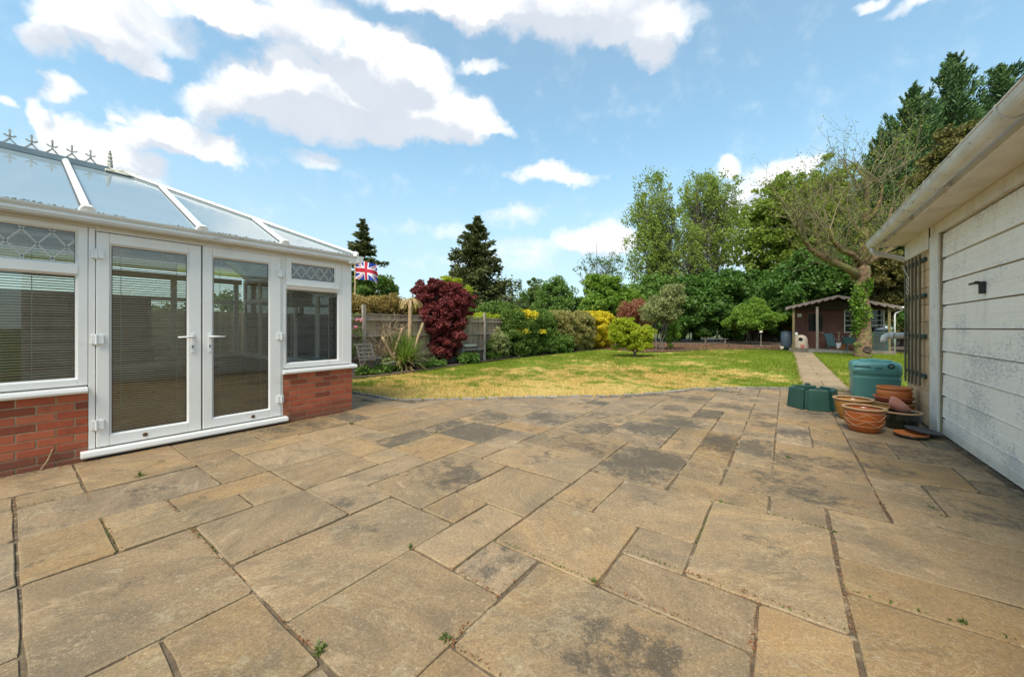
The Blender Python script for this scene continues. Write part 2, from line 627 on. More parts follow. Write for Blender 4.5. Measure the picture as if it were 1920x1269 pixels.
def make_brick():
    m, N, b = new_mat('red_brick')
    oi = N.n('ShaderNodeObjectInfo')
    P = wpos(N)
    ramp = N.n('ShaderNodeValToRGB')
    e = ramp.color_ramp.elements
    e[0].color = (.20, .050, .024, 1)
    e[1].color = (.49, .140, .062, 1)
    for p, c in ((.25, (.43, .100, .044)), (.5, (.46, .122, .054)), (.75, (.39, .080, .032))):
        q = e.new(p)
        q.color = (*c, 1)
    w = N.n('ShaderNodeTexWhiteNoise', noise_dimensions='1D')
    N.put(w.inputs['W'], N.math('MULTIPLY', oi.outputs['Random'], 77.7))
    N.put(ramp.inputs[0], w.outputs[0])
    c = ramp.outputs[0]
    c = N.mix(N.math('MULTIPLY', N.smooth(N.noise(P, 11, 5, .65), .5, .72), .55), c, (.20, .055, .035))
    c = N.mix(N.math('MULTIPLY', N.smooth(N.noise(P, 30, 4, .7), .55, .75), .5), c, (.50, .20, .10))
    sep = N.n('ShaderNodeSeparateXYZ')
    N.put(sep.inputs[0], P)
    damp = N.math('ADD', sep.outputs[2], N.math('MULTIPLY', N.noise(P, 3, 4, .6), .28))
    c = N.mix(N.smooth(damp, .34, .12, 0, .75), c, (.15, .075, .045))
    N.put(b.inputs['Base Color'], c)
    b.inputs['Roughness'].default_value = .85
    bump(N, b, N.noise(P, 70, 5, .7), .5, .006)
    return m


M['brick'] = make_brick()
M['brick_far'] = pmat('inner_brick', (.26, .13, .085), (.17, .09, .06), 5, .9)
M['upvc'] = pmat('white_upvc', (.83, .81, .77), (.79, .77, .73), 3, .32, .05, 20, dirt=(.62, .59, .52), dscale=2.2, dlo=.54, dhi=.80)
M['upvc_dirty'] = pmat('grimy_white_upvc', (.72, .71, .68), (.62, .60, .55), 4, .4, .05, 20, dirt=(.34, .31, .25), dscale=2.6, dlo=.55, dhi=.75, stretch=(1, .6, 2.5))
M['gasket'] = pmat('dark_gasket', (.03, .03, .03), (.05, .05, .05), 8, .6, 0)
M['slat'] = pmat('blind_slat', (.90, .60, .36), (.80, .52, .30), 6, .5, 0)
M['lead'] = pmat('lead_strip', (.60, .60, .58), (.50, .50, .48), 20, .5, 0)
M['steel'] = pmat('galvanised_steel', (.35, .36, .37), (.22, .22, .22), 20, .4, .1, 60, metal=.8)
M['brass'] = pmat('brass', (.30, .18, .06), (.20, .12, .05), 20, .4, 0, metal=.7)
M['cap_moss'] = pmat('mossy_cap', (.55, .54, .50), (.40, .38, .32), 12, .8, .3, 60, dirt=(.16, .15, .06), dscale=14, dlo=.5, dhi=.62)
M['moss'] = pmat('moss', (.10, .09, .045), (.18, .15, .09), 30, 1, 1, 90)


def make_glass(name, tint, refl_rough=.02, base_refl=.06, power=.55):
    m, N, b = new_mat(name)
    m.node_tree.nodes.remove(b)
    tr = N.n('ShaderNodeBsdfTransparent')
    tr.inputs[0].default_value = (*tint, 1)
    gl = N.n('ShaderNodeBsdfGlossy')
    gl.inputs['Roughness'].default_value = refl_rough
    gl.inputs['Color'].default_value = (.95, .97, 1, 1)
    fr = N.n('ShaderNodeFresnel')
    fr.inputs[0].default_value = 1.5
    mx = N.n('ShaderNodeMixShader')
    N.put(mx.inputs[0], N.math('ADD', N.math('MULTIPLY', fr.outputs[0], power * 2), base_refl, clamp=True))
    N.put(mx.inputs[1], tr.outputs[0])
    N.put(mx.inputs[2], gl.outputs[0])
    out = [q for q in m.node_tree.nodes if q.type == 'OUTPUT_MATERIAL'][0]
    N.put(out.inputs[0], mx.outputs[0])
    return m


M['glass'] = make_glass('window_glass', (.93, .95, .92), .01, .02, .5)


def make_roof_glass():
    m, N, b = new_mat('frosted_roof_glass')
    P = wpos(N)
    c = N.mix(N.smooth(N.noise(P, 1.5, 4, .6), .3, .7), (.47, .60, .65), (.53, .65, .69))
    N.put(b.inputs['Base Color'], c)
    b.inputs['Roughness'].default_value = .04
    b.inputs['IOR'].default_value = 1.5
    t = N.n('ShaderNodeBsdfTranslucent')
    t.inputs[0].default_value = (.75, .82, .82, 1)
    gl = N.n('ShaderNodeBsdfGlossy')
    gl.inputs['Roughness'].default_value = .03
    fr = N.n('ShaderNodeFresnel')
    fr.inputs[0].default_value = 1.6
    mx = N.n('ShaderNodeMixShader')
    mx.inputs[0].default_value = .40
    N.put(mx.inputs[1], b.outputs[0])
    N.put(mx.inputs[2], t.outputs[0])
    m2 = N.n('ShaderNodeMixShader')
    N.put(m2.inputs[0], N.math('MULTIPLY', fr.outputs[0], .9))
    N.put(m2.inputs[1], mx.outputs[0])
    N.put(m2.inputs[2], gl.outputs[0])
    out = [q for q in m.node_tree.nodes if q.type == 'OUTPUT_MATERIAL'][0]
    N.put(out.inputs[0], m2.outputs[0])
    return m


M['roof_glass'] = make_roof_glass()


def make_white_timber():
    m, N, b = new_mat('weathered_white_timber')
    oi = N.n('ShaderNodeObjectInfo')
    P = N.vmath('ADD', wpos(N), N.vmath('SCALE', (0, 13.1, 4.2), oi.outputs['Random']))
    gr = N.noise(N.vmath('MULTIPLY', P, (1, 1.2, 26)), 2.2, 6, .65)
    c = N.mix(N.smooth(gr, .3, .7), (.95, .90, .79), (.88, .83, .72))
    wp = wpos(N)
    sp = N.n('ShaderNodeSeparateXYZ')
    N.put(sp.inputs[0], wp)
    low = N.lin(sp.outputs[2], .1, 2.4, .05, -.03)
    patch = N.noise(N.vmath('MULTIPLY', wp, (1, .8, 1.3)), 1.4, 5, .62)
    worn = N.noise(N.vmath('MULTIPLY', P, (1, 1.0, 2.2)), 20, 7, .72)
    wm = N.smooth(N.math('ADD', N.math('ADD', worn, low), N.math('MULTIPLY', N.math('SUBTRACT', patch, .5), 1.05)), .565, .68)
    c = N.mix(N.math('MULTIPLY', wm, .58), c, (.47, .48, .50))
    sc = N.smooth(N.noise(N.vmath('MULTIPLY', P, (1, 4, 1.5)), 13, 7, .78), .57, .66)
    c = N.mix(N.math('MULTIPLY', sc, .6), c, (.42, .42, .42))
    dk = N.smooth(N.noise(P, 34, 5, .75), .69, .76)
    c = N.mix(N.math('MULTIPLY', dk, .8), c, (.18, .17, .18))
    dirt = N.smooth(N.noise(N.vmath('MULTIPLY', wp, (1, 3, .5)), 2.2, 5, .6), .5, .8)
    c = N.mix(N.math('MULTIPLY', dirt, .35), c, (.50, .46, .36))
    foot = N.smooth(N.math('ADD', sp.outputs[2], N.math('MULTIPLY', worn, .2)), .30, .08, 0, .5)
    c = N.mix(foot, c, (.40, .34, .22))
    N.put(b.inputs['Base Color'], c)
    b.inputs['Roughness'].default_value = .7
    h = N.math('ADD', N.math('MULTIPLY', gr, .5), N.math('MULTIPLY', wm, -.5))
    bump(N, b, N.math('ADD', h, N.math('MULTIPLY', worn, .3)), .4, .006)
    return m


M['white_timber'] = make_white_timber()
M['white_paint'] = pmat('old_white_paint', (.80, .77, .70), (.70, .66, .58), 5, .6, .25, 50, dirt=(.42, .38, .30), dscale=5, dlo=.56, dhi=.74)
M['soffit'] = pmat('grimy_soffit', (.80, .75, .66), (.70, .65, .56), 3, .7, .2, 50, dirt=(.50, .45, .37), dscale=2.3, dlo=.5, dhi=.85)
M['gutter'] = pmat('lichened_white_gutter', (.74, .73, .69), (.60, .57, .50), 5, .45, .1, 50, dirt=(.22, .19, .14), dscale=9, dlo=.56, dhi=.68, stretch=(1, .7, 1.6))
M['block'] = pmat('buff_block', (.60, .42, .24), (.50, .34, .19), 9, .9, .5, 70, rvar=.10, dirt=(.20, .14, .09), dscale=2.2, dlo=.56, dhi=.74)
M['block_joint'] = pmat('buff_joint', (.43, .32, .21), (.36, .26, .17), 9, .95, .5, 80)
M['lath'] = pmat('green_stained_lath', (.135, .120, .070), (.085, .080, .050), 10, .8, .3, 60, stretch=(1, 1, .15), dirt=(.26, .20, .12), dscale=5, dlo=.5, dhi=.72)
M['batten'] = pmat('green_batten', (.025, .060, .052), (.035, .085, .075), 10, .7, .2, 60)
M['black_metal'] = pmat('black_metal', (.015, .015, .016), (.03, .03, .03), 10, .4, 0)
M['dark_plastic'] = pmat('dark_green_plastic', (.012, .050, .040), (.020, .066, .052), 5, .42, .06, 40, dirt=(.06, .09, .07), dscale=8, dlo=.60, dhi=.8)
M['tank'] = pmat('green_tank_plastic', (.105, .285, .262), (.12, .315, .29), 3, .38, .03, 30, dirt=(.08, .19, .17), dscale=4, dlo=.56, dhi=.8)
M['terracotta'] = pmat('terracotta', (.56, .175, .045), (.48, .14, .034), 7, .55, .1, 60, dirt=(.30, .15, .075), dscale=6, dlo=.56, dhi=.75)
M['terracotta_red'] = pmat('red_terracotta', (.42, .115, .055), (.32, .085, .042), 7, .6, .1, 60, dirt=(.42, .22, .15), dscale=7, dlo=.54, dhi=.75)
M['pink_clay'] = pmat('pink_clay', (.52, .20, .14), (.40, .13, .085), 7, .5, .1, 60, dirt=(.46, .26, .20), dscale=6, dlo=.5, dhi=.72)
M['brown_glaze'] = pmat('brown_glaze', (.38, .095, .020), (.29, .066, .014), 9, .22, .05, 40, spec=.6)
M['honey_glaze'] = pmat('honey_glaze', (.42, .19, .030), (.30, .125, .020), 7, .25, .05, 40, spec=.6)
M['black_glaze'] = pmat('dark_green_glaze', (.010, .014, .009), (.028, .034, .018), 9, .22, .2, 40, stretch=(5, 5, .3), spec=.7)
M['rim_clay'] = pmat('bare_clay_rim', (.44, .27, .13), (.36, .21, .10), 12, .7, .1, 60)
M['pale_line'] = pmat('pale_incised_line', (.50, .30, .16), (.42, .24, .12), 12, .7, 0)
M['grey_plastic'] = pmat('dark_grey_plastic', (.045, .048, .052), (.065, .067, .072), 8, .5, .05, 40)
M['fence_dark'] = pmat('dark_stained_fence', (.075, .045, .022), (.045, .028, .015), 6, .9, .3, 40)
M['fence'] = pmat('weathered_fence', (.36, .265, .175), (.23, .17, .115), 7, .9, .3, 50, rvar=.28, stretch=(6, 6, .6), dirt=(.10, .085, .065), dscale=2, dlo=.54, dhi=.72)
M['post'] = pmat('grey_post', (.34, .29, .24), (.23, .19, .155), 8, .9, .3, 50, stretch=(3, 3, .5))
M['grey_wood'] = pmat('silvered_wood', (.30, .275, .24), (.18, .165, .145), 8, .9, .3, 50, rvar=.15)
M['wood'] = pmat('brown_wood', (.22, .11, .05), (.15, .07, .03), 8, .6, .1, 40, stretch=(.6, .6, 6))
M['shed'] = pmat('red_brown_cladding', (.15, .052, .034), (.11, .038, .026), 5, .75, .2, 50, rvar=.15)
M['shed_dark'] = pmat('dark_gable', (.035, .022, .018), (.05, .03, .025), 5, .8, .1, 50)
M['barge'] = pmat('faded_bargeboard', (.24, .185, .165), (.17, .13, .115), 9, .8, .2, 50)
M['felt'] = pmat('roofing_felt', (.10, .085, .075), (.14, .12, .11), 9, .95, .5, 80)
M['postgreen'] = pmat('algae_post', (.22, .17, .075), (.16, .13, .06), 6, .85, .2, 50)
M['cream'] = pmat('cream_paint', (.62, .58, .47), (.52, .48, .38), 8, .6, .1, 50)
M['dark_pane'] = pmat('dark_pane', (.010, .012, .014), (.02, .022, .024), 4, .06, 0)
M['grey_blue'] = pmat('blue_grey_plastic', (.055, .075, .10), (.07, .09, .12), 6, .5, 0)
M['teal'] = pmat('faded_teal_canvas', (.02, .06, .065), (.03, .08, .08), 6, .8, .1, 40)
M['red'] = pmat('red_plastic', (.45, .02, .03), (.35, .02, .02), 6, .4, 0)
M['orange_heap'] = pmat('orange_clay', (.42, .15, .04), (.32, .11, .03), 6, .7, .2, 40)
M['stone_white'] = pmat('pale_stone', (.58, .48, .38), (.48, .38, .28), 10, .9, .3, 50)
M['white_plain'] = pmat('white_plastic', (.80, .80, .78), (.74, .74, .72), 8, .4, 0)
M['path'] = pmat('path_slab', (.30, .215, .12), (.23, .165, .09), 5, .85, .5, 60, rvar=.14, dirt=(.13, .11, .08), dscale=3, dlo=.52, dhi=.72)
M['sett'] = pmat('grey_sett', (.20, .185, .165), (.27, .24, .20), 14, .9, .5, 60, rvar=.22)
M['bark'] = pmat('bark', (.27, .16, .085), (.075, .050, .030), 7, .95, 1, 14, dirt=(.15, .145, .04), dscale=2.2, dlo=.46, dhi=.6, bdist=.08)
M['bark_moss'] = pmat('mossy_bark', (.22, .19, .095), (.13, .105, .06), 5, .95, .8, 25, dirt=(.20, .155, .10), dscale=4, dlo=.5, dhi=.65, bdist=.02)
M['bark_grey'] = pmat('grey_bark', (.17, .15, .12), (.10, .085, .07), 5, .95, .6, 25, bdist=.02)
M['bark_dark'] = pmat('dark_bark', (.075, .055, .04), (.045, .034, .026), 5, .95, .6, 25, bdist=.02)
M['palm_trunk'] = pmat('pale_dead_trunk', (.40, .28, .16), (.28, .19, .105), 9, .95, .6, 30, stretch=(1, 1, 3))
M['leaf_litter'] = leaf_mat('leaf_litter', (.16, .065, .028), (.30, .135, .05), .1, gain=1)
M['weed'] = leaf_mat('weed_leaf', (.085, .135, .025), (.17, .215, .055), .35, gain=1)
# ------------------------------------------------------------------ lawn colour (dry and green areas of the turf)
def dry_mask(N):
    p = N.vmath('MULTIPLY', wpos(N), (1, 1, 0))
    s = N.n('ShaderNodeSeparateXYZ')
    N.put(s.inputs[0], p)
    a = N.noise(N.vmath('MULTIPLY', p, (.9, 1.0, 1)), .55, 4, .6)
    b = N.noise(p, 2.6, 4, .65)
    d = N.math('ADD', N.math('MULTIPLY', a, .75), N.math('MULTIPLY', b, .75))
    d = N.math('SUBTRACT', d, .20)
    # the turf along the paving has dried out most
    side = N.math('MULTIPLY_ADD', s.outputs[0], -.72, N.math('MULTIPLY', s.outputs[1], .70))
    near = N.lin(side, 7.2, 14.0, .115, -.075)
    right = N.lin(s.outputs[0], -2.6, .6, 0, -.16)
    left = N.lin(s.outputs[0], -9.4, -7.4, -.13, 0)
    return N.smooth(N.math('ADD', N.math('ADD', N.math('ADD', d, near), right), left), .49, .64)


def make_lawn(name, blade):
    m, N, b = new_mat(name)
    dm = dry_mask(N)
    P = wpos(N)
    if blade:
        r = N.n('ShaderNodeNewGeometry').outputs['Random Per Island']
    else:
        r = N.noise(P, 26, 4, .7)
    g = N.mix(r, (.105, .175, .010), (.215, .27, .022))
    d = N.mix(r, (.46, .31, .085), (.72, .53, .20))
    f = N.math('ADD', N.math('MULTIPLY', dm, .92), N.math('MULTIPLY', N.math('SUBTRACT', r, .5), .3), clamp=True)
    N.put(b.inputs['Base Color'], N.mix(f, g, d))
    b.inputs['Roughness'].default_value = .8
    b.inputs['Specular IOR Level'].default_value = .2
    if not blade:
        bump(N, b, N.math('ADD', N.noise(P, 60, 4, .7), N.noise(P, 9, 3, .6)), .9, .03)
    else:
        t = N.n('ShaderNodeBsdfTranslucent')
        N.put(t.inputs[0], N.mix(f, g, d))
        mx = N.n('ShaderNodeMixShader')
        mx.inputs[0].default_value = .35
        N.put(mx.inputs[1], b.outputs[0])
        N.put(mx.inputs[2], t.outputs[0])
        out = [q for q in m.node_tree.nodes if q.type == 'OUTPUT_MATERIAL'][0]
        N.put(out.inputs[0], mx.outputs[0])
    return m


M['lawn'] = make_lawn('lawn_turf', False)
M['blade'] = make_lawn('grass_blade', True)
M['field'] = pmat('far_ground', (.085, .105, .03), (.06, .075, .025), .3, 1, 0)


def sheet(name, poly, z, mat, label=None, kind='structure', cat=None):
    me = bpy.data.meshes.new(name)
    c = (sum(p[0] for p in poly) / len(poly), sum(p[1] for p in poly) / len(poly), z)
    me.from_pydata([(p[0] - c[0], p[1] - c[1], 0) for p in poly], [], [tuple(range(len(poly)))])
    me.materials.append(mat)
    o = link(name, me, c)
    o['kind'] = kind
    if label:
        o['label'] = label
    return o


sheet('ground', [(-700, -300), (700, -300), (700, 900), (-700, 900)], -.09, M['field'])

EDGE = [(-9.0, 4.03), (-6.89, 4.05), (-5.49, 4.10), (-4.85, 4.67), (-4.02, 5.47), (-3.08, 6.33), (-2.48, 6.85), (-1.95, 7.65), (-1.58, 8.45),
        (-.86, 9.13), (.045, 9.75), (.25, 9.92), (1.08, 9.92), (1.45, 9.5), (3.0, 9.4)]


def edge_y(x):
    for a, b in zip(EDGE, EDGE[1:]):
        if a[0] <= x <= b[0]:
            return a[1] + (b[1] - a[1]) * (x - a[0]) / (b[0] - a[0])
    return 4.0


# lawn: a gently uneven sheet
def lawn_z(x, y):
    return -.028 + .012 * math.sin(x * .9 + 1.3) * math.sin(y * .7) + .006 * math.sin(x * 2.3 + y * 1.7)


nx, ny = 60, 110
V, Fc = [], []
for j in range(ny + 1):
    for i in range(nx + 1):
        x = -11.5 + 19.5 * i / nx
        y = 2.6 + 31.0 * j / ny
        V.append((x, y, lawn_z(x, y)))
for j in range(ny):
    for i in range(nx):
        a = j * (nx + 1) + i
        Fc.append((a, a + 1, a + nx + 2, a + nx + 1))
lawn = fast_mesh('lawn', V, Fc, M['lawn'], (0, 15, 0), smooth=True)
lawn['kind'] = 'structure'
lawn['label'] = 'lawn with dry straw coloured patches beyond the paving'

# the bed the flags are laid on
bed = [(-5.6, -3.5), (3.2, -3.5), (3.2, 9.4)] + [(p[0], p[1]) for p in EDGE[::-1] if p[0] <= 1.45] + [(-9.0, 3.0), (-5.6, 3.0)]
patio = sheet('patio', bed, -.0095, M['joint'], 'patio of riven sandstone flags in mixed sizes')

GX = lambda i: -.104 + .327 * i
GY = lambda j: .04 + .338 * j
SLABS = [(-17, -14, -3, 1), (-14, -13, 0, 1), (-14, -11, -3, 0), (-17, -13, 1, 3), (-13, -11, 0, 3), (-17, -14, 3, 5), (-14, -11, 3, 4), (-13, -11, 4, 6),
         (-14, -13, 4, 6), (-17, -14, 5, 8), (-14, -12, 6, 8), (-12, -10, 6, 7), (-11, -10, 1, 2), (-10, -9, 1, 3), (-11, -10, 2, 4), (-10, -9, 3, 4),
         (-9, -7, 2, 4), (-9, -7, 4, 5), (-11, -9, 4, 6), (-9, -8, 5, 7), (-8, -6, 5, 8), (-7, -5, 2, 5), (-6, -5, 5, 6), (-5, -4, 4, 6),
         (-6, -4, 6, 8), (-5, -3, 2, 4), (-9, -6, 0, 2), (-6, -4, 1, 2), (-6, -4, 0, 1), (-4, -3, 0, 2), (-3, -2, 2, 3), (-3, 0, 3, 5), (-4, -3, 4, 5),
         (-4, -2, 5, 7), (-4, -3, 7, 9), (-3, -1, 7, 9), (-2, -1, 6, 7), (-2, 0, 5, 6), (-1, 1, 6, 9), (-2, 0, 9, 10), (0, 1, 9, 10),
         (-2, -1, 10, 12), (-1, 2, 10, 12), (-4, -2, 9, 12), (0, 1, 3, 6), (1, 5, 8, 10), (1, 5, 7, 8), (1, 3, 4, 7), (3, 5, 4, 7), (2, 5, 10, 11),
         (2, 3, 11, 12), (2, 3, 12, 13), (3, 5, 11, 13), (-7, -4, 8, 10), (-8, -7, 8, 9), (-6, -4, 10, 12), (-7, -6, 10, 12), (-10, -8, 7, 9),
         (-11, -10, 7, 9), (-12, -11, 7, 8), (-14, -12, 8, 10), (-17, -14, 8, 9), (-8, -7, 9, 10), (-10, -8, 9, 11), (-8, -7, 10, 11),
         (-1, 0, 12, 15), (-2, -1, 12, 15), (0, 2, 12, 15), (2, 4, 13, 15), (-1, 0, 15, 16), (0, 1, 15, 18), (1, 2, 16, 18), (-2, -1, 15, 17), (-3, -2, 12, 14),
         (-1, 0, 16, 18), (2, 3, 15, 17), (3, 5, 15, 17), (-5, -3, 13, 15)]
taken = set()
OUT = []


def claim(s):
    cells = [(i, j) for i in range(s[0], s[1]) for j in range(s[2], s[3])]
    if any(c in taken for c in cells):
        return False
    taken.update(cells)
    OUT.append(s)
    return True


def wanted(i, j):
    x, y = GX(i) + .16, GY(j) + .17
    if x < -5.45 and y < 3.15:
        return False
    if x > 1.6 and y < 8.3:
        return False
    return y < edge_y(x) + .28 and x > -7.6 and x < 3.0


def clash(s):
    return [c for c in ((i, j) for i in range(s[0], s[1]) for j in range(s[2], s[3])) if c in taken]


for s in SLABS:
    if not claim(s):
        # keep the free remainder of a slab that was read twice
        for i in range(s[0], s[1]):
            run = [j for j in range(s[2], s[3]) if (i, j) not in taken]
            if run:
                claim((i, i + 1, run[0], run[-1] + 1))
sizes = [(2, 2), (3, 2), (2, 3), (2, 1), (1, 2), (2, 2), (3, 2), (1, 1), (2, 1)]
rs = random.Random(5)
for j in range(-3, 30):
    for i in range(-23, 9):
        if (i, j) in taken or not wanted(i, j):
            continue
        opts = sizes[:]
        rs.shuffle(opts)
        for w, h in opts + [(1, 1)]:
            cells = [(a, b) for a in range(i, i + w) for b in range(j, j + h)]
            if all(c not in taken and wanted(*c) for c in cells):
                claim((i, i + w, j, j + h))
                break

LICHEN = [(-2.894, 3.514, 1), (-1.733, 5.105, 0.7), (-1.354, 4.578, 0.6), (-0.797, 6.185, 0.85), (-1.263, 5.719, 0.7), (-0.607, 7.165, 0.6),
          (-0.532, 5.073, 0.6), (-0.332, 4.661, 0.55), (-0.225, 3.953, 0.5), (0.301, 4.5, 0.6), (1.198, 4.257, 0.5), (-5.053, 2.931, 0.55),
          (-4.888, 2.244, 0.5), (-3.632, 3.528, 0.55), (-3.574, 4.019, 0.6), (-3.426, 2.837, 0.95), (-1.768, 3.241, 0.4), (-1.06, 3.618, 0.8),
          (-2.26, 2.004, 0.5), (-0.892, 1.662, 0.33), (-0.104, 4.41, 0.6), (0.51, 4.168, 0.55), (0.865, 4.786, 0.4), (-4.168, 0.861, 0.3),
          (-2.754, 5.049, 0.6), (-2.344, 4.845, 0.5), (-2.632, 6.062, 0.7)]


def clip_half(poly, p, n):
    out = []
    for a, b in zip(poly, poly[1:] + poly[:1]):
        da = (a[0] - p[0]) * n[0] + (a[1] - p[1]) * n[1]
        db = (b[0] - p[0]) * n[0] + (b[1] - p[1]) * n[1]
        if da <= 0:
            out.append(a)
        if (da < 0 < db) or (db < 0 < da):
            t = da / (da - db)
            out.append((a[0] + (b[0] - a[0]) * t, a[1] + (b[1] - a[1]) * t))
    return out


def make_slab(x0, x1, y0, y1, rr):
    g = .0058
    x0 += g + rr.uniform(-.003, .004)
    x1 -= g + rr.uniform(-.003, .004)
    y0 += g + rr.uniform(-.003, .004)
    y1 -= g + rr.uniform(-.003, .004)
    poly = []
    cs = [(x0, y0), (x1, y0), (x1, y1), (x0, y1)]
    for a, b in zip(cs, cs[1:] + cs[:1]):
        L = math.hypot(b[0] - a[0], b[1] - a[1])
        k = 4 if L > .5 else 3
        for t in range(k):
            f = t / k
            if t == 0:
                f = .022
            j = rr.uniform(-.0045, .0045)
            nxv = ((b[1] - a[1]) / L, -(b[0] - a[0]) / L)
            poly.append((a[0] + (b[0] - a[0]) * f + nxv[0] * j, a[1] + (b[1] - a[1]) * f + nxv[1] * j))
        poly.append((a[0] + (b[0] - a[0]) * .978, a[1] + (b[1] - a[1]) * .978))
    return poly


rs = random.Random(21)
patio_slabs = []
for s in OUT:
    x0, x1, y0, y1 = GX(s[0]), GX(s[1]), GY(s[2]), GY(s[3])
    if x0 < -5.38 and y1 < 3.25:
        x0 = -5.375
    if x1 > 1.42 and y0 < 8.0:
        x1 = 1.43
    if x1 - x0 < .08:
        continue
    poly = make_slab(x0, x1, y0, y1, rs)
    cx, cy = (x0 + x1) / 2, (y0 + y1) / 2
    for a, b in zip(EDGE, EDGE[1:]):
        if a[0] - .45 <= cx <= b[0] + .45 and cy > min(a[1], b[1]) - 1.2:
            L = math.hypot(b[0] - a[0], b[1] - a[1])
            n = (-(b[1] - a[1]) / L, (b[0] - a[0]) / L)
            q = clip_half(poly, (a[0] - n[0] * .09, a[1] - n[1] * .09), n)
            poly = q
            if len(poly) < 3:
                break
    if len(poly) < 3:
        continue
    ar = .5 * abs(sum(a[0] * b[1] - a[1] * b[0] for a, b in zip(poly, poly[1:] + poly[:1])))
    if ar < .012:
        continue
    c = (sum(p[0] for p in poly) / len(poly), sum(p[1] for p in poly) / len(poly))
    n = len(poly)
    h = rs.uniform(-.003, .0035)
    tx, ty = rs.uniform(-.004, .004), rs.uniform(-.004, .004)

    def zz(p, d):
        return h + d + tx * (p[0] - c[0]) + ty * (p[1] - c[1])

    def ins(p, d):
        L = math.hypot(p[0] - c[0], p[1] - c[1])
        return (c[0] + (p[0] - c[0]) * (1 - d / L), c[1] + (p[1] - c[1]) * (1 - d / L))
    mb = MB()
    vs = []
    for dd, dz in ((.030, 0), (.006, 0), (.0015, -.004)):
        for p in poly:
            q = ins(p, dd)
            vs.append((q[0], q[1], zz(q, dz)))
    for p in poly:
        vs.append((p[0], p[1], -.045))
    fs = [tuple(range(n))]
    for ring in range(3):
        for k in range(n):
            k2 = (k + 1) % n
            fs.append(((ring + 1) * n + k, (ring + 1) * n + k2, ring * n + k2, ring * n + k))
    mb.add(vs, fs)
    o = mb.build('paving_slab', M['stone'], patio, origin=(c[0], c[1], 0), fix=False)
    o.data.attributes.new('edge', 'FLOAT', 'POINT').data.foreach_set('value', [0.0] * n + [1.0] * (3 * n))
    li = rs.choice([0, .05, .1, .15, .2])
    if cy > 3.4 and cx > -3.3:
        li = rs.uniform(.12, .5)
    for (lx, ly, am) in LICHEN:
        if x0 <= lx <= x1 and y0 <= ly <= y1:
            li = max(li, am)
    o['lichen'] = float(li)

# grey setts along the paving's edge
mbp = MB()
mbp.box(-.095, .095, -.035, .035, -.05, .018)
sett0 = None
for a, b in zip(EDGE[:-4], EDGE[1:-3]):
    L = math.hypot(b[0] - a[0], b[1] - a[1])
    k = max(1, int(L / .205))
    for t in range(k):
        f = (t + .5) / k
        p = (a[0] + (b[0] - a[0]) * f, a[1] + (b[1] - a[1]) * f, rnd.uniform(-.008, .004))
        if p[0] < -7.6:
            continue
        if sett0 is None:
            sett0 = mbp.build('edging_sett', M['sett'], patio, bevel=.008, origin=(0, 0, 0))
            o = sett0
            o.location = Vector(p) - ORG[patio.name]
        else:
            o = copy_part(sett0, p, patio)
        o.rotation_euler = (rnd.uniform(-.06, .06), rnd.uniform(-.04, .04), math.atan2(b[1] - a[1], b[0] - a[0]) + rnd.uniform(-.07, .07))

# garden path to the shed
path = sheet('path', [(.26, 9.95), (1.06, 9.95), (1.06, 24.1), (.26, 24.1)], -.016, M['joint'], 'straight slab path across the lawn to the shed')
y = 9.97
while y < 24.0:
    h = .60
    n_ = 1
    if rnd.random() < .5:
        cuts = [.265, .66, 1.055]
    else:
        cuts = [.265, 1.055]
    for x0, x1 in zip(cuts, cuts[1:]):
        mb = MB()
        mb.box(x0 + .005, x1 - .005, y + .006, y + h - .006, -.05, .004 + rnd.uniform(-.003, .003))
        mb.build('path_slab', M['path'], path, bevel=.006)
    y += h

# bare soil beds
def soil_bed(name, poly, label):
    o = sheet(name, poly, .004, M['soil'], label)
    return o


soil_bed('soil_bed', [(-11.4, 4.1), (-8.9, 4.1), (-8.6, 6.0), (-8.75, 8.0), (-9.15, 10.5), (-9.1, 13), (-9.0, 17), (-8.8, 21.0), (-11.4, 22)], 'narrow border along the boundary fence')
soil_bed('soil_bed', [(-11.4, 21.6), (-7.6, 20.6), (-5.9, 19.4), (-4.9, 20.9), (-3.6, 23.8), (-1.6, 26.2), (.18, 26.6), (.18, 46), (-20, 46), (-20, 24)],
         'dark leaf littered soil bed under the far shrubs')
soil_bed('soil_bed', [(4.6, 22.5), (9, 21.5), (16, 24), (16, 46), (.4, 46), (.4, 30), (4.6, 28)], 'bare soil behind and beside the shed')

# ------------------------------------------------------------------ grass blades
def grass_patch(n, x0, x1, y0, y1, hmin, hmax, w, seed, weight=None):
    r = np.random.default_rng(seed)
    x = r.uniform(x0, x1, n)
    y = r.uniform(y0, y1, n)
    ey = np.interp(x, [p[0] for p in EDGE], [p[1] for p in EDGE])
    ok = (y > ey + .02) & ~((x > .24) & (x < 1.08) & (y > 9.8)) & (x > -9.0 + .15 * np.sin(y * 3))
    ok &= ~((y > 19.4) & (x < -4.6)) & ~((x > 1.2) & (y < 9.6))
    if weight is not None:
        ok &= r.random(n) < weight(x, y)
    x, y = x[ok], y[ok]
    n = len(x)
    h = r.uniform(hmin, hmax, n)
    a = r.uniform(0, 2 * np.pi, n)
    lean = r.uniform(.1, .8, n) * h
    la = r.uniform(0, 2 * np.pi, n)
    z = -.035
    dx, dy = np.cos(a) * w / 2, np.sin(a) * w / 2
    V = np.empty((n, 3, 3))
    V[:, 0] = np.stack([x - dx, y - dy, np.full(n, z)], 1)
    V[:, 1] = np.stack([x + dx, y + dy, np.full(n, z)], 1)
    V[:, 2] = np.stack([x + np.cos(la) * lean, y + np.sin(la) * lean, z + h], 1)
    return V.reshape(-1, 3)


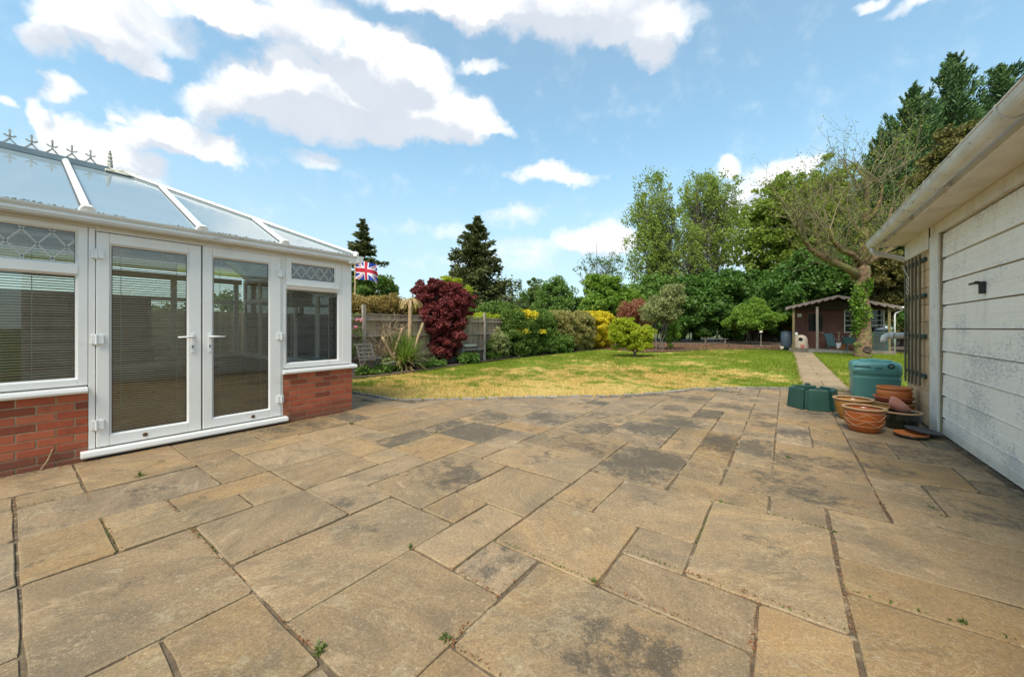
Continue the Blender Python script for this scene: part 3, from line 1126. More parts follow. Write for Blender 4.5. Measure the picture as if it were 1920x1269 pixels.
ga = grass_patch(150000, -9.2, 3.0, 3.9, 11.5, .03, .062, .010, 1)
gb = grass_patch(120000, -9.2, 6.0, 11.0, 27.0, .03, .075, .018, 2)
# longer tufts that lean over the edge of the paving
rg = np.random.default_rng(4)
ex, ez = [], []
tx, ty = [], []
for a, b in zip(EDGE[:-3], EDGE[1:-2]):
    L = math.hypot(b[0] - a[0], b[1] - a[1])
    k = int(L * 260)
    f = rg.random(k)
    f2 = (np.sin(f * 23 * L) + np.sin(f * 61 * L) > rg.uniform(-1.4, 2.0, k))
    f = f[f2]
    tx.append(a[0] + (b[0] - a[0]) * f - (b[1] - a[1]) / L * rg.uniform(.0, .09, len(f)))
    ty.append(a[1] + (b[1] - a[1]) * f + (b[0] - a[0]) / L * rg.uniform(.0, .09, len(f)))
for xx in (.25, 1.07):
    k = 1600
    tx.append(xx + rg.normal(0, .025, k))
    ty.append(rg.uniform(9.95, 22, k))
tx, ty = np.concatenate(tx), np.concatenate(ty)
k = len(tx)
h = rg.uniform(.04, .105, k)
a = rg.uniform(0, 6.283, k)
la = rg.uniform(0, 6.283, k)
V = np.empty((k, 3, 3))
V[:, 0] = np.stack([tx - np.cos(a) * .005, ty - np.sin(a) * .005, np.full(k, -.02)], 1)
V[:, 1] = np.stack([tx + np.cos(a) * .005, ty + np.sin(a) * .005, np.full(k, -.02)], 1)
V[:, 2] = np.stack([tx + np.cos(la) * h * .5, ty + np.sin(la) * h * .5, h - .02], 1)
G = np.concatenate([ga, gb, V.reshape(-1, 3)])
grass = fast_mesh('grass', G, np.arange(len(G)).reshape(-1, 3), M['blade'], (0, 12, 0))
tag(grass, 'short grass blades of the lawn, green with straw coloured dry patches', 'grass', kind='stuff')
# ------------------------------------------------------------------ conservatory
WX = -5.405
con = thing('conservatory', 'white framed conservatory with French doors, red brick dwarf walls and frosted glass roof', 'conservatory', (WX, 1.3, 0))
BK = -9.62                      # far side wall
Y0, Y1 = -2.2, 3.165            # house end, garden end


def brick_wall(name, y0, y1, seed, off=0.0, label=None):
    """brick front leaf facing the patio: mortar core and single bricks"""
    mb = MB()
    mb.box(WX - .10, WX - .006, y0, y1, -.04, .645)
    w = mb.build(name, M['mortar'], con)
    me0 = {}
    rr = random.Random(seed)
    z = -.030
    row = 0
    while z < .64:
        h = .065
        if z + h > .645:
            h = .645 - z
        y = y0 - (0.0 if row % 2 == 0 else .1125) - off
        while y < y1 - .01:
            a, b = max(y, y0), min(y + .215, y1)
            if b - a > .02:
                key = round(b - a, 3), round(h, 3)
                p = (WX - .05 + rr.uniform(-.0015, .0015), (a + b) / 2, z)
                if key not in me0:
                    m2 = MB()
                    m2.box(WX - .10, WX, a, b, z, z + h)
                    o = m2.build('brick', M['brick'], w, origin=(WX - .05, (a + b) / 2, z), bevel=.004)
                    me0[key] = o
                else:
                    o = copy_part(me0[key], p, w)
                o.rotation_euler = (rr.uniform(-.006, .006), 0, rr.uniform(-.006, .006))
            y += .225
        z += .075
        row += 1
    return w


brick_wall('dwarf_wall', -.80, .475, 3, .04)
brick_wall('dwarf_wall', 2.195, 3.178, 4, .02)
mb = MB()
mb.box(WX - 4.2, WX - .102, 3.06, 3.174, -.04, .645)
mb.build('dwarf_wall', M['brick_far'], con)
mb = MB()
mb.box(BK, BK + .1, Y0, 3.058, -.04, .645)
mb.build('dwarf_wall', M['brick_far'], con)
mb = MB()
mb.box(WX - .10, WX - .004, Y0, -.805, -.04, .645)
mb.build('dwarf_wall', M['brick_far'], con)
mb = MB()
mb.box(BK, WX + .02, Y0 - .2, Y0 - .003, -.04, 4.2)
mb.build('house_end_wall', M['brick_far'], con)

# sills
def sill(y0, y1):
    m = MB()
    m.prism([(WX + .055, .655), (WX + .062, .668), (WX + .055, .698), (WX - .10, .716), (WX - .10, .648), (WX + .05, .648)], 'y', y0, y1)
    return m.build('window_sill', M['upvc'], con, bevel=.004)


sill(-2.0, .472)
sill(2.19, 3.235)
m = MB()
m.prism([(WX + .075, .03), (WX + .082, .045), (WX + .075, .085), (WX - .08, .098), (WX - .08, .028)], 'y', .425, 2.235)
m.build('door_sill', M['upvc'], con, bevel=.004)
m = MB()
m.box(WX - .06, WX + .02, .47, 2.19, -.03, .027)
m.build('threshold', M['gasket'], con)

# posts, head rail
def post(name, y0, y1, z0, z1, x0=WX - .07, x1=WX):
    m = MB()
    m.box(x0, x1, y0, y1, z0, z1)
    return m.build(name, M['upvc'], con, bevel=.004)


post('door_post', .478, .522, .10, 2.232)
post('door_post', 2.172, 2.198, .10, 2.232)
post('corner_post', 3.022, 3.168, .718, 2.232, WX - .16, WX + .004)
m = MB()
m.box(WX - .075, WX + .008, -2.1, 3.17, 2.234, 2.30)
m.build('head_rail', M['upvc'], con, bevel=.003)


def frame_rect(m, y0, y1, z0, z1, w, x0, x1):
    """four mitred-looking members of a frame; w = (left, right, bottom, top)"""
    l, r, b, t = w
    m.box(x0, x1, y0, y0 + l, z0, z1)
    m.box(x0, x1, y1 - r, y1, z0, z1)
    m.box(x0, x1, y0 + l + .0003, y1 - r - .0003, z0, z0 + b)
    m.box(x0, x1, y0 + l + .0003, y1 - r - .0003, z1 - t, z1)


def bead(m, y0, y1, z0, z1, x, w=.018):
    """sloping glazing bead round a pane: falls from the frame face to the glass"""
    o = [(y0 - w, z0 - w), (y1 + w, z0 - w), (y1 + w, z1 + w), (y0 - w, z1 + w)]
    i = [(y0, z0), (y1, z0), (y1, z1), (y0, z1)]
    vs = [(x, *p) for p in o] + [(x - .022, *p) for p in i]
    m.add(vs, [(k, (k + 1) % 4, 4 + (k + 1) % 4, 4 + k) for k in range(4)])


def pane(par, y0, y1, z0, z1, x):
    m = MB()
    m.box(x - .012, x - .008, y0 - .01, y1 + .01, z0 - .01, z1 + .01)
    o = m.build('pane', M['glass'], par)
    m = MB()
    g = .006
    frame_rect(m, y0 - .002, y1 + .002, z0 - .002, z1 + .002, (g, g, g, g), x - .007, x - .004)
    m.build('glazing_seal', M['gasket'], par)
    return o


def blind(par, y0, y1, z0, z1, x, pitch=.0245, tilt=-.70, gap0=0):
    """venetian blind: every slat a thin tilted strip; two ladder cords"""
    m = MB()
    z = z0 + .008
    w = .0098
    rr = random.Random(int(y0 * 100))
    while z < z1 - .02:
        t = tilt + rr.uniform(-.05, .05)
        dx, dz = w * math.cos(t), w * math.sin(t)
        s = rr.uniform(-.0012, .0012)
        m.add([(x - dx, y0, z - dz), (x + dx, y0, z + dz), (x + dx, y1, z + dz + s), (x - dx, y1, z - dz + s)], [(0, 1, 2, 3)])
        z += pitch
    o = m.build('blind_slats', M['slat'], par, fix=False)
    o['kind'] = 'stuff'
    m = MB()
    for f in (.12, .86):
        yy = y0 + (y1 - y0) * f
        m.box(x + .015, x + .017, yy - .0025, yy + .0025, z0, z1)
    m.build('blind_cord', M['cream'], par)
    m = MB()
    m.box(x - .014, x + .014, y0, y1, z1 - .022, z1 - .001)
    m.build('blind_rail', M['cream'], par)


def lead(par, y0, y1, z0, z1, x, dy, dz, n):
    """diamond leading stuck on a top light"""
    m = MB()
    w, h = y1 - y0, z1 - z0
    s = dz / dy
    k = -int(h / dz) - 2
    t = .0115
    lines = []
    c = y0 - h / s - dy
    while c < y1 + dy:
        for sg in (1, -1):
            base = c if sg == 1 else c + h / s
            pts = []
            # clip y = base + sg*(z-z0)/s to the pane
            za, zb = 0.0, h
            ya, yb = base + sg * za / s, base + sg * zb / s
            for (lim, lo) in ((y0, True), (y1, False)):
                for end in (0, 1):
                    yv = ya if end == 0 else yb
                    if (lo and yv < lim) or ((not lo) and yv > lim):
                        zv = (lim - base) * sg * s
                        if end == 0:
                            ya, za = lim, zv
                        else:
                            yb, zb = lim, zv
            if 0 <= za <= h and 0 <= zb <= h and abs(zb - za) > .01:
                m.bar((x, ya, z0 + za), (x, yb, z0 + zb), t, .003, up=(1, 0, 0))
        c += dy
    if m.v:
        m.build('lead_strip', M['lead'], par)


# left window
m = MB()
frame_rect(m, -1.5, .474, .72, 2.232, (.06, .062, .058, .046), WX - .07, WX - .002)
m.box(WX - .0685, WX + .004, -1.44 + .0005, .4118, 1.775, 1.858)
bead(m, -1.42, .395, .795, 1.757, WX - .002)
bead(m, -1.42, .395, 1.874, 2.172, WX - .002)
wl = m.build('window', M['upvc'], con, bevel=.003)
pane(wl, -1.42, .395, .795, 1.757, WX - .02)
pane(wl, -1.42, .395, 1.874, 2.172, WX - .02)
lead(wl, -1.42, .395, 1.874, 2.172, WX - .026, .17, .24, 1)
blind(wl, -1.42, .40, .79, 1.765, WX - .10)
blind(wl, -1.42, .40, 1.87, 2.178, WX - .102, tilt=-.50)

# right window with its opening top light
m = MB()
frame_rect(m, 2.2, 3.02, .72, 2.232, (.036, .05, .058, .034), WX - .07, WX - .002)
m.box(WX - .0685, WX + .002, 2.2365, 2.9695, 1.80, 1.856)
bead(m, 2.256, 2.952, .797, 1.782, WX - .002)
wr = m.build('window', M['upvc'], con, bevel=.003)
pane(wr, 2.256, 2.952, .797, 1.782, WX - .02)
blind(wr, 2.25, 2.957, .79, 1.79, WX - .10, tilt=.04)
m = MB()
frame_rect(m, 2.232, 2.974, 1.862, 2.205, (.066, .062, .064, .05), WX - .0015, WX + .012)
m.box(WX + .0002, WX + .026, 2.232, 2.974, 1.836, 1.8615)
bead(m, 2.312, 2.898, 1.94, 2.141, WX + .012)
tl = m.build('top_light', M['upvc'], con, bevel=.003)
pane(tl, 2.312, 2.898, 1.94, 2.141, WX - .004)
lead(tl, 2.312, 2.898, 1.94, 2.141, WX - .010, .128, .18, 1)
blind(tl, 2.30, 2.91, 1.93, 2.15, WX - .10, tilt=-.5)


# French doors
def door(y0, y1, gy0, gy1, gz0, gz1, hinge_left, z0, z1):
    m = MB()
    frame_rect(m, y0, y1, z0, z1, (gy0 - y0 - .018, y1 - gy1 - .018, gz0 - z0 - .018, z1 - gz1 - .018), WX - .055, WX + .014)
    bead(m, gy0, gy1, gz0, gz1, WX + .014)
    d = m.build('french_door', M['upvc'], con, bevel=.005)
    pane(d, gy0, gy1, gz0, gz1, WX - .002)
    blind(d, gy0 - .004, gy1 + .004, gz0 - .004, gz1 + .004, WX - .045, tilt=-.72 if hinge_left else -.50)
    # handle: back plate, lever, keyhole
    hy = y1 - .077 if hinge_left else y0 + .064
    sg = -1 if hinge_left else 1
    m = MB()
    m.box(WX + .0142, WX + .024, hy - .017, hy + .017, .985, 1.205)
    h = m.build('handle_plate', M['white_plain'], d, bevel=.006)
    m = MB()
    m.tube([(WX + .024, hy, 1.165), (WX + .055, hy, 1.165), (WX + .062, hy + sg * .02, 1.165), (WX + .062, hy + sg * .135, 1.163)], [.012, .012, .012, .009], 8)
    m.build('lever', M['white_plain'], d, smooth=True)
    m = MB()
    m.tube([(WX + .0205, hy, 1.06), (WX + .0262, hy, 1.06)], .009, 10)
    m.box(WX + .0235, WX + .0258, hy - .004, hy + .004, 1.035, 1.06)
    m.build('keyhole', M['gasket'], d)
    # hinges
    ye = y0 if hinge_left else y1
    for z in (1.985, 1.155, .325):
        m = MB()
        s2 = 1 if hinge_left else -1
        a, b = sorted((ye + s2 * .004, ye + s2 * .050))
        m.box(WX + .0145, WX + .032, a, b, z - .045, z + .045)
        a, b = sorted((ye - s2 * .034, ye - s2 * .004))
        m.box(WX + .0005, WX + .022, a, b, z - .045, z + .045)
        m.tube([(WX + .031, ye - s2 * .001, z - .052), (WX + .031, ye - s2 * .001, z + .052)], .009, 8)
        m.build('hinge', M['white_plain'], d, bevel=.003)
    yb = (gy0 + gy1) / 2 - .05 if hinge_left else (gy0 + gy1) / 2 + .11
    m = MB()
    m.tube([(WX + .0135, yb, .155), (WX + .0185, yb, .155)], .021, 14)
    m.build('door_bolt', M['brass'], d)
    m = MB()
    m.tube([(WX + .018, yb, .155), (WX + .0195, yb, .155)], .009, 10)
    m.build('door_bolt', M['gasket'], d)
    return d


door(.527, 1.333, .633, 1.207, .222, 2.080, True, .106, 2.200)
door(1.347, 2.167, 1.453, 2.023, .224, 2.085, False, .106, 2.206)
m = MB()
m.box(WX - .06, WX - .03, 1.3335, 1.3465, .106, 2.20)
m.build('door_seal', M['gasket'], con)
m = MB()
m.box(WX - .068, WX + .001, .523, 2.171, 2.209, 2.233)
m.build('door_head', M['upvc'], con)

# garden-end and far-side glazing, seen through the panes
def far_frames(y_or_x, horizontal):
    m = MB()
    if horizontal:
        y = y_or_x
        xs = np.linspace(BK + .05, WX - .17, 6)
        for x in xs:
            m.box(x - .04, x + .04, y - .06, y, .716, 2.232)
        m.box(BK, WX - .17, y - .055, y - .005, .65, .72)
        m.box(BK, WX - .17, y - .055, y - .005, 1.78, 1.86)
        m.box(BK, WX - .17, y - .055, y + .005, 2.20, 2.30)
    else:
        x = y_or_x
        ys = np.linspace(Y0 + .05, Y1 - .2, 6)
        for y in ys:
            m.box(x, x + .06, y - .04, y + .04, .716, 2.232)
        m.box(x + .005, x + .055, Y0, Y1 - .1, .65, .72)
        m.box(x + .005, x + .055, Y0, Y1 - .1, 1.78, 1.86)
        m.box(x - .005, x + .055, Y0, Y1 - .1, 2.20, 2.30)
    return m.build('far_window_frame', M['upvc'], con)


fe = far_frames(3.165, True)
m = MB()
m.box(BK + .05, WX - .17, 3.13, 3.134, .716, 2.20)
m.build('pane', M['glass'], fe)
ff = far_frames(BK, False)
m = MB()
m.box(BK + .026, BK + .030, Y0, 3.06, .716, 2.20)
m.build('pane', M['glass'], ff)
m = MB()
m.box(BK + .101, WX - .102, Y0, 3.058, -.03, .075)
m.build('floor', pmat('buff_floor_tile', (.22, .17, .12), (.17, .13, .09), 4, .5, 0), con)

# roof: front pitch, hipped garden end, far pitch
EX, EZ = -5.30, 2.365
RX, RZ = -7.52, 3.43
RY = .955                        # ridge end
CY = 3.20
BX = 2 * RX - EX


def fz(x):
    return EZ + (RZ - EZ) * (EX - x) / (EX - RX)


def hip_x(y):                    # where the hip stands above a given y
    return EX + (RX - EX) * (CY - y) / (CY - RY)


ys = [-2.2, -1.247, -.392, .463, 1.315, 2.171, CY]
for a, b in zip(ys, ys[1:]):
    m = MB()
    xa = RX if a <= RY else hip_x(a)
    xb = RX if b <= RY else hip_x(b)
    pts = [(EX, a), (EX, b), (xb, b)]
    if a < RY < b:
        pts.append((RX, RY))
    if abs(xa - EX) > 1e-6:
        pts.append((xa, a))
    top = [(p[0], p[1], fz(p[0])) for p in pts]
    bot = [(p[0], p[1], fz(p[0]) - .025) for p in pts]
    n = len(pts)
    if abs(b - CY) < 1e-6:
        top = [top[0], top[1], top[-1]]
        bot = [bot[0], bot[1], bot[-1]]
        n = 3
    m.add(top + bot, [tuple(range(n)), tuple(range(n, 2 * n))[::-1]] + [(k, n + k, n + (k + 1) % n, (k + 1) % n) for k in range(n)])
    m.build('roof_pane', M['roof_glass'], con)
# hip face towards the garden and far pitch
m = MB()
m.add([(EX, CY, EZ), (BX, CY, EZ), (RX, RY, RZ), (EX, CY, EZ - .025), (BX, CY, EZ - .025), (RX, RY, RZ - .025)],
      [(0, 1, 2), (5, 4, 3), (0, 3, 4, 1), (1, 4, 5, 2), (2, 5, 3, 0)])
m.build('roof_pane', M['roof_glass'], con)
m = MB()
m.add([(BX, CY, EZ), (BX, -2.2, EZ), (RX, -2.2, RZ), (RX, RY, RZ)], [(0, 1, 2, 3)])
m.build('roof_pane', M['roof_glass'], con)


def rafter(p, q, w=.062, cap=True):
    p, q = Vector(p), Vector(q)
    d = (q - p).normalized()
    side = d.cross(Vector((0, 0, 1))).normalized()
    up = side.cross(d).normalized()
    m = MB()
    prof = [(-w / 2, -.01), (w / 2, -.01), (w / 2, .022), (w / 2 - .016, .044), (-w / 2 + .016, .044), (-w / 2, .022)]
    n = len(prof)
    vs = [p + side * a + up * b for a, b in prof] + [q + side * a + up * b for a, b in prof]
    m.add(vs, [tuple(range(n))[::-1], tuple(range(n, 2 * n))] + [(k, (k + 1) % n, n + (k + 1) % n, n + k) for k in range(n)])
    r = m.build('rafter', M['upvc'], con)
    if cap:
        m = MB()
        e = p - d * .035
        prof2 = [(-.06, -.022), (.06, -.022), (.052, .028), (.026, .058), (-.026, .058), (-.052, .028)]
        vs = [e + side * a + up * b for a, b in prof2] + [e + d * .05 + side * a + up * b for a, b in prof2]
        m.add(vs, [tuple(range(n))[::-1], tuple(range(n, 2 * n))] + [(k, (k + 1) % n, n + (k + 1) % n, n + k) for k in range(n)])
        m.build('end_cap', M['upvc'], r, bevel=.006)
    m = MB()
    for s2 in (-1, 1):
        vs = [p + side * (s2 * w / 2) + up * .012, p + side * (s2 * (w / 2 + .012)) + up * .004, q + side * (s2 * (w / 2 + .012)) + up * .004, q + side * (s2 * w / 2) + up * .012]
        m.add(vs, [(0, 1, 2, 3)])
    m.build('rafter_seal', M['grey_plastic'], r, fix=False)
    return r


for y in ys[1:-1]:
    x = RX + .06 if y <= RY else hip_x(y)
    rafter((EX, y, EZ), (x, y, fz(x)))
rafter((EX - .02, CY - .02, EZ + .005), (RX, RY, RZ), .07)
rafter((BX + .02, CY - .02, EZ + .005), (RX, RY, RZ), .07)
# ridge with cresting
m = MB()
m.prism([(RX + .13, RZ - .055), (RX + .115, RZ + .018), (RX + .05, RZ + .03), (RX, RZ + .038), (RX - .05, RZ + .03), (RX - .115, RZ + .018), (RX - .13, RZ - .055)], 'y', -2.2, .84)
rid = m.build('ridge', pmat('blue_grey_ridge', (.16, .21, .23), (.13, .17, .19), 5, .35, 0), con)
m = MB()
m.prism([(RX + .17, RZ - .06), (RX + .17, RZ - .045), (RX + .05, RZ + .03), (RX, RZ + .045), (RX - .05, RZ + .03), (RX - .17, RZ - .045), (RX - .17, RZ - .06)], 'y', .80, 1.13)
m.build('ridge_cap', M['cap_moss'], con, bevel=.01)


def crest(y):
    m = MB()
    x, z = RX, RZ + .035
    t = .016
    up = (1, 0, 0)
    for pts in ([(-.058, 0), (-.022, .045), (0, .075)], [(.058, 0), (.022, .045), (0, .075)], [(0, .06), (0, .165)], [(-.045, .118), (-.018, .098), (0, .105)], [(.045, .118), (.018, .098), (0, .105)]):
        for i in range(len(pts) - 1):
            a, b = pts[i], pts[i + 1]
            m.bar((x, y + a[0], z + a[1]), (x, y + b[0], z + b[1]), t, .012, up=up)
    m.add([(x - .006, y - .014, z + .16), (x - .006, y + .014, z + .16), (x - .006, y, z + .195), (x + .006, y - .014, z + .16), (x + .006, y + .014, z + .16), (x + .006, y, z + .195)],
          [(0, 1, 2), (5, 4, 3), (0, 3, 4, 1), (1, 4, 5, 2), (2, 5, 3, 0)])
    return m.build('cresting', M['cap_moss'], con)


c0 = crest(.684)
for k in range(1, 14):
    copy_part(c0, ORG[c0.name] + Vector((0, -.1615 * k, 0)), con)
m = MB()
m.lathe([(.03, 0), (.03, .05), (.022, .07), (.03, .09), (.02, .12), (.026, .145), (.014, .17), (.02, .19), (.010, .21), (.013, .225), (0.0001, .25)], 8, (RX, .862, RZ + .04))
m.build('finial', M['cap_moss'], con)
# gutter, fascia and debris behind it
m = MB()
prof = [(-5.375, 2.262), (-5.30, 2.250), (-5.268, 2.262), (-5.258, 2.290), (-5.264, 2.312), (-5.250, 2.330), (-5.244, 2.350), (-5.256, 2.352), (-5.262, 2.335), (-5.285, 2.300), (-5.345, 2.300), (-5.375, 2.352)]
m.prism(prof, 'y', -2.2, 3.165)
m.build('gutter', M['upvc_dirty'], con, bevel=.002)
m = MB()
m.prism([(3.166, 2.25), (3.235, 2.25), (3.262, 2.262), (3.272, 2.29), (3.266, 2.312), (3.28, 2.33), (3.286, 2.352), (3.166, 2.352)], 'x', BX, -5.245)
m.build('gutter', M['upvc_dirty'], con, bevel=.002)
m = MB()
m.box(WX - .02, -5.378, -2.2, 3.17, 2.301, 2.36)
m.build('fascia', M['upvc_dirty'], con)
# downpipe outlet stub at the corner
m = MB()
m.box(-5.345, -5.24, 3.05, 3.164, 2.232, 2.2495)
m.build('gutter_corner', M['upvc_dirty'], con, bevel=.004)
mb = MB()
rr = random.Random(9)
for k in range(700):
    y = rr.uniform(-.6, 3.1)
    if math.sin(y * 5.1) + math.sin(y * 13) + rr.uniform(-1, 1) < .1:
        continue
    x = rr.uniform(-5.33, -5.295)
    z = 2.362 + rr.uniform(0, .012)
    s = rr.uniform(.003, .008)
    mb.add([(x - s, y - s, z), (x + s, y - s * .6, z + rr.uniform(-s, s)), (x + s * .4, y + s * 1.4, z + rr.uniform(0, s)), (x - s, y + s, z)], [(0, 1, 2, 3)])
o = mb.build('moss', M['moss'], con, fix=False)
o['kind'] = 'stuff'

# weep stick and scuff at the brickwork
m = MB()
m.tube([(WX + .004, .262, .165), (WX + .03, .23, .07), (WX + .055, .19, .004)], [.005, .006, .005], 6)
tag(m.build('stick', M['palm_trunk'], None), 'pale thin stick leaning against the brick wall left of the doors', 'stick')

# ---- furniture inside, seen dimly through the blinds
t = thing('dresser', 'brown wooden dresser standing against the far side inside the conservatory', 'dresser', (-8.3, 1.3, .075))
m = MB()
m.box(-9.1, -8.6, -.2, 1.5, .08, .95)
m.build('cabinet', M['wood'], t)
m = MB()
m.box(-9.12, -8.56, -.22, 1.52, .952, .99)
m.build('top', M['wood'], t)
m = MB()
for z in (1.25, 1.5, 1.75):
    m.box(-9.1, -8.85, -.15, 1.45, z, z + .025)
for y in (-.2, .6, 1.47):
    m.box(-9.1, -8.84, y, y + .03, .992, 1.80)
m.box(-9.12, -9.1005, -.2, 1.5, .992, 1.80)
m.build('shelf', M['wood'], t)
t = thing('dining_table', 'low wooden table inside the conservatory behind the left door', 'table', (-7.0, 1.1, .075))
m = MB()
m.box(-7.5, -6.6, .5, 1.9, .72, .76)
m.build('tabletop', M['wood'], t)
for x in (-7.43, -6.67):
    for y in (.57, 1.83):
        m = MB()
        m.box(x - .03, x + .03, y - .03, y + .03, .078, .718)
        m.build('leg', M['wood'], t)
t = thing('armchair', 'green upholstered armchair behind the left window of the conservatory', 'armchair', (-6.8, -.6, .075))
gm = pmat('green_cloth', (.07, .12, .07), (.05, .09, .05), 9, .9, .1)
m = MB()
m.box(-7.1, -6.4, -1.0, .1, .2, .5)
m.build('seat', gm, t, bevel=.04)
m = MB()
m.box(-7.3, -7.105, -1.0, .1, .2, 1.25)
m.build('backrest', gm, t, bevel=.05)
for y0, y1 in ((-1.2, -1.005), (.105, .3)):
    m = MB()
    m.box(-7.2, -6.4, y0, y1, .09, .75)
    m.build('armrest', gm, t, bevel=.04)
t = thing('lampshade', 'dark grey hanging lampshade behind the right window of the conservatory', 'lampshade', (-6.25, 2.72, 1.6))
m = MB()
m.box(-6.55, -5.95, 2.55, 2.85, 1.60, 1.80)
m.build('shade', M['grey_plastic'], t, bevel=.01)
m = MB()
m.tube([(-6.25, 2.7, 1.79), (-6.25, 2.7, 2.7)], .008, 6)
m.build('flex', M['gasket'], t)
m = MB()
m.lathe([(.03, .72), (.09, .74), (.125, .78), (.12, .78), (.085, .75), (.001, .735)], 18, (-5.95, 2.95, 0))
tag(m.build('dish', pmat('pale_blue_glaze', (.12, .30, .38), (.10, .26, .34), 6, .2, 0), smooth=True), 'pale blue dish on the inside sill of the right window', 'dish')
m = MB()
m.box(BK + .1, WX - .16, 2.80, 3.128, .690, .7195)
m.build('inner_sill', M['upvc'], con)
# ------------------------------------------------------------------ garage
GXW = 1.455
gar = thing('garage', 'garage with white painted board door, buff block wall and white gutter', 'garage', (GXW + 1, 5, 0))
# door boards
bz = [.008, .21, .467, .729, .992, 1.257, 1.531, 1.81, 2.089, 2.388]
for k in range(len(bz) - 1):
    z0, z1 = bz[k], bz[k + 1]
    m = MB()
    # each board leans out a little at its foot, over the one below
    yj = 6.606
    m.prism([(GXW + .030, z0 + .006), (GXW + .034, z0 + .018), (GXW + .0375, (z0 + z1) / 2 - .004), (GXW + .0425, (z0 + z1) / 2), (GXW + .0385, (z0 + z1) / 2 + .004), (GXW + .042, z1 - .012), (GXW + .052, z1 - .004), (GXW + .07, z1 - .004), (GXW + .07, z0 + .006)], 'y', .2, 6.6)
    m.build('door_board', M['white_timber'], gar)
m = MB()
m.box(GXW + .0705, GXW + .09, .2, 6.62, .0, 2.40)
m.build('door_backing', pmat('board_gap', (.36, .28, .17), (.24, .19, .12), 9, .9, .2), gar)
# dark nail stops at the board ends
for k in range(1, len(bz) - 1):
    m = MB()
    m.box(GXW + .026, GXW + .045, 6.535, 6.570, bz[k] - .010, bz[k] + .008)
    m.build('board_stop', M['grey_plastic'], gar)
# frame
m = MB()
m.box(GXW - .004, GXW + .10, 6.619, 6.925, -.03, 2.40)
m.build('door_jamb', M['white_paint'], gar, bevel=.006)
m = MB()
m.box(GXW + .004, GXW + .10, .2, 6.925, 2.4003, 2.526)
m.build('door_head', M['white_paint'], gar, bevel=.004)
m = MB()
m.box(GXW - .002, GXW + .003, .2, 6.64, 2.395, 2.432)
m.build('door_stop', M['white_paint'], gar)
m = MB()
m.box(GXW + .02, GXW + .06, 6.601, 6.6185, .0, 2.39)
m.build('door_gap', bpy.data.materials['board_gap'], gar)
# handle
m = MB()
m.box(GXW - .004, GXW + .0335, 5.395, 5.425, 1.585, 1.70)
m.tube([(GXW - .02, 5.41, 1.69), (GXW - .02, 5.56, 1.69)], .012, 8)
m.box(GXW - .03, GXW - .0045, 5.398, 5.422, 1.675, 1.705)
m.build('handle', M['black_metal'], gar)
# block wall between the door and the corner
m = MB()
m.box(GXW + .022, GXW + .2, 6.93, 8.05, -.05, 2.30)
bw = m.build('block_wall', M['block_joint'], gar)
b0 = {}
for r in range(11):
    z = .0 + r * .2245
    y = 6.935 - (.0 if r % 2 else .225)
    while y < 8.05:
        a, b = max(y, 6.935), min(y + .44, 8.052)
        z1 = min(z + .215, 2.31)
        if b - a > .03 and z1 - z > .03:
            m = MB()
            m.box(GXW + .012, GXW + .2, a, b, z, z1)
            o = m.build('block', M['block'], bw, bevel=.006)
            o.rotation_euler = (0, rnd.uniform(-.004, .004), rnd.uniform(-.005, .005))
        y += .45
m = MB()
m.box(GXW + .022, GXW + 4.2, 8.053, 8.06, -.05, 2.52)
m.build('end_wall', M['block'], gar)
m = MB()
m.box(GXW - .012, GXW + .2, 6.932, 8.10, 2.268, 2.527)
m.build('gable_panel', M['white_paint'], gar, bevel=.004)
m = MB()
m.box(GXW - .006, GXW + .01, 6.9255, 6.9315, 2.26, 2.527)
m.build('panel_gap', M['gasket'], gar)
# eaves
m = MB()
m.box(1.205, GXW + .15, .2, 8.12, 2.528, 2.540)
m.build('soffit', M['soffit'], gar)
m = MB()
m.box(1.178, 1.204, .2, 8.125, 2.515, 2.66)
m.build('fascia', M['white_paint'], gar, bevel=.003)
m = MB()
m.box(1.206, GXW + .2, 8.121, 8.135, 2.515, 2.66)
m.build('verge_board', M['white_paint'], gar)
m = MB()
m.add([(1.13, .2, 2.668), (5.8, .2, 3.0), (5.8, 8.2, 3.0), (1.13, 8.2, 2.668), (1.13, .2, 2.69), (5.8, .2, 3.022), (5.8, 8.2, 3.022), (1.13, 8.2, 2.69)],
      [(0, 3, 2, 1), (4, 5, 6, 7), (0, 1, 5, 4), (1, 2, 6, 5), (2, 3, 7, 6), (3, 0, 4, 7)])
m.build('roof', M['felt'], gar)
# half round gutter with clips, closed at the end
gx, gz, gr, gd = 1.085, 2.600, .068, .090
prof = []
for k in range(13):
    a = math.pi + math.pi * k / 12
    prof.append((gx + gr * math.cos(a), gz + gd * math.sin(a)))
for k in range(13):
    a = 2 * math.pi - math.pi * k / 12
    prof.append((gx + (gr - .006) * math.cos(a), gz + (gd - .006) * math.sin(a)))
m = MB()
n = len(prof)
segs = list(np.linspace(.2, 8.15, 14))
vs = [(p[0], y, p[1]) for y in segs for p in prof]
fs = []
for s in range(len(segs) - 1):
    for k in range(n):
        k2 = (k + 1) % n
        fs.append((s * n + k, s * n + k2, (s + 1) * n + k2, (s + 1) * n + k))
m.add(vs, fs)
m.prism([p for p in prof[:13]], 'y', 8.151, 8.157)
m.build('gutter', M['gutter'], gar, smooth=False)
# rolled rim
m = MB()
m.tube([(gx - gr, .2, gz), (gx - gr, 8.15, gz)], .008, 8)
m.build('gutter_rim', M['gutter'], gar, smooth=True)


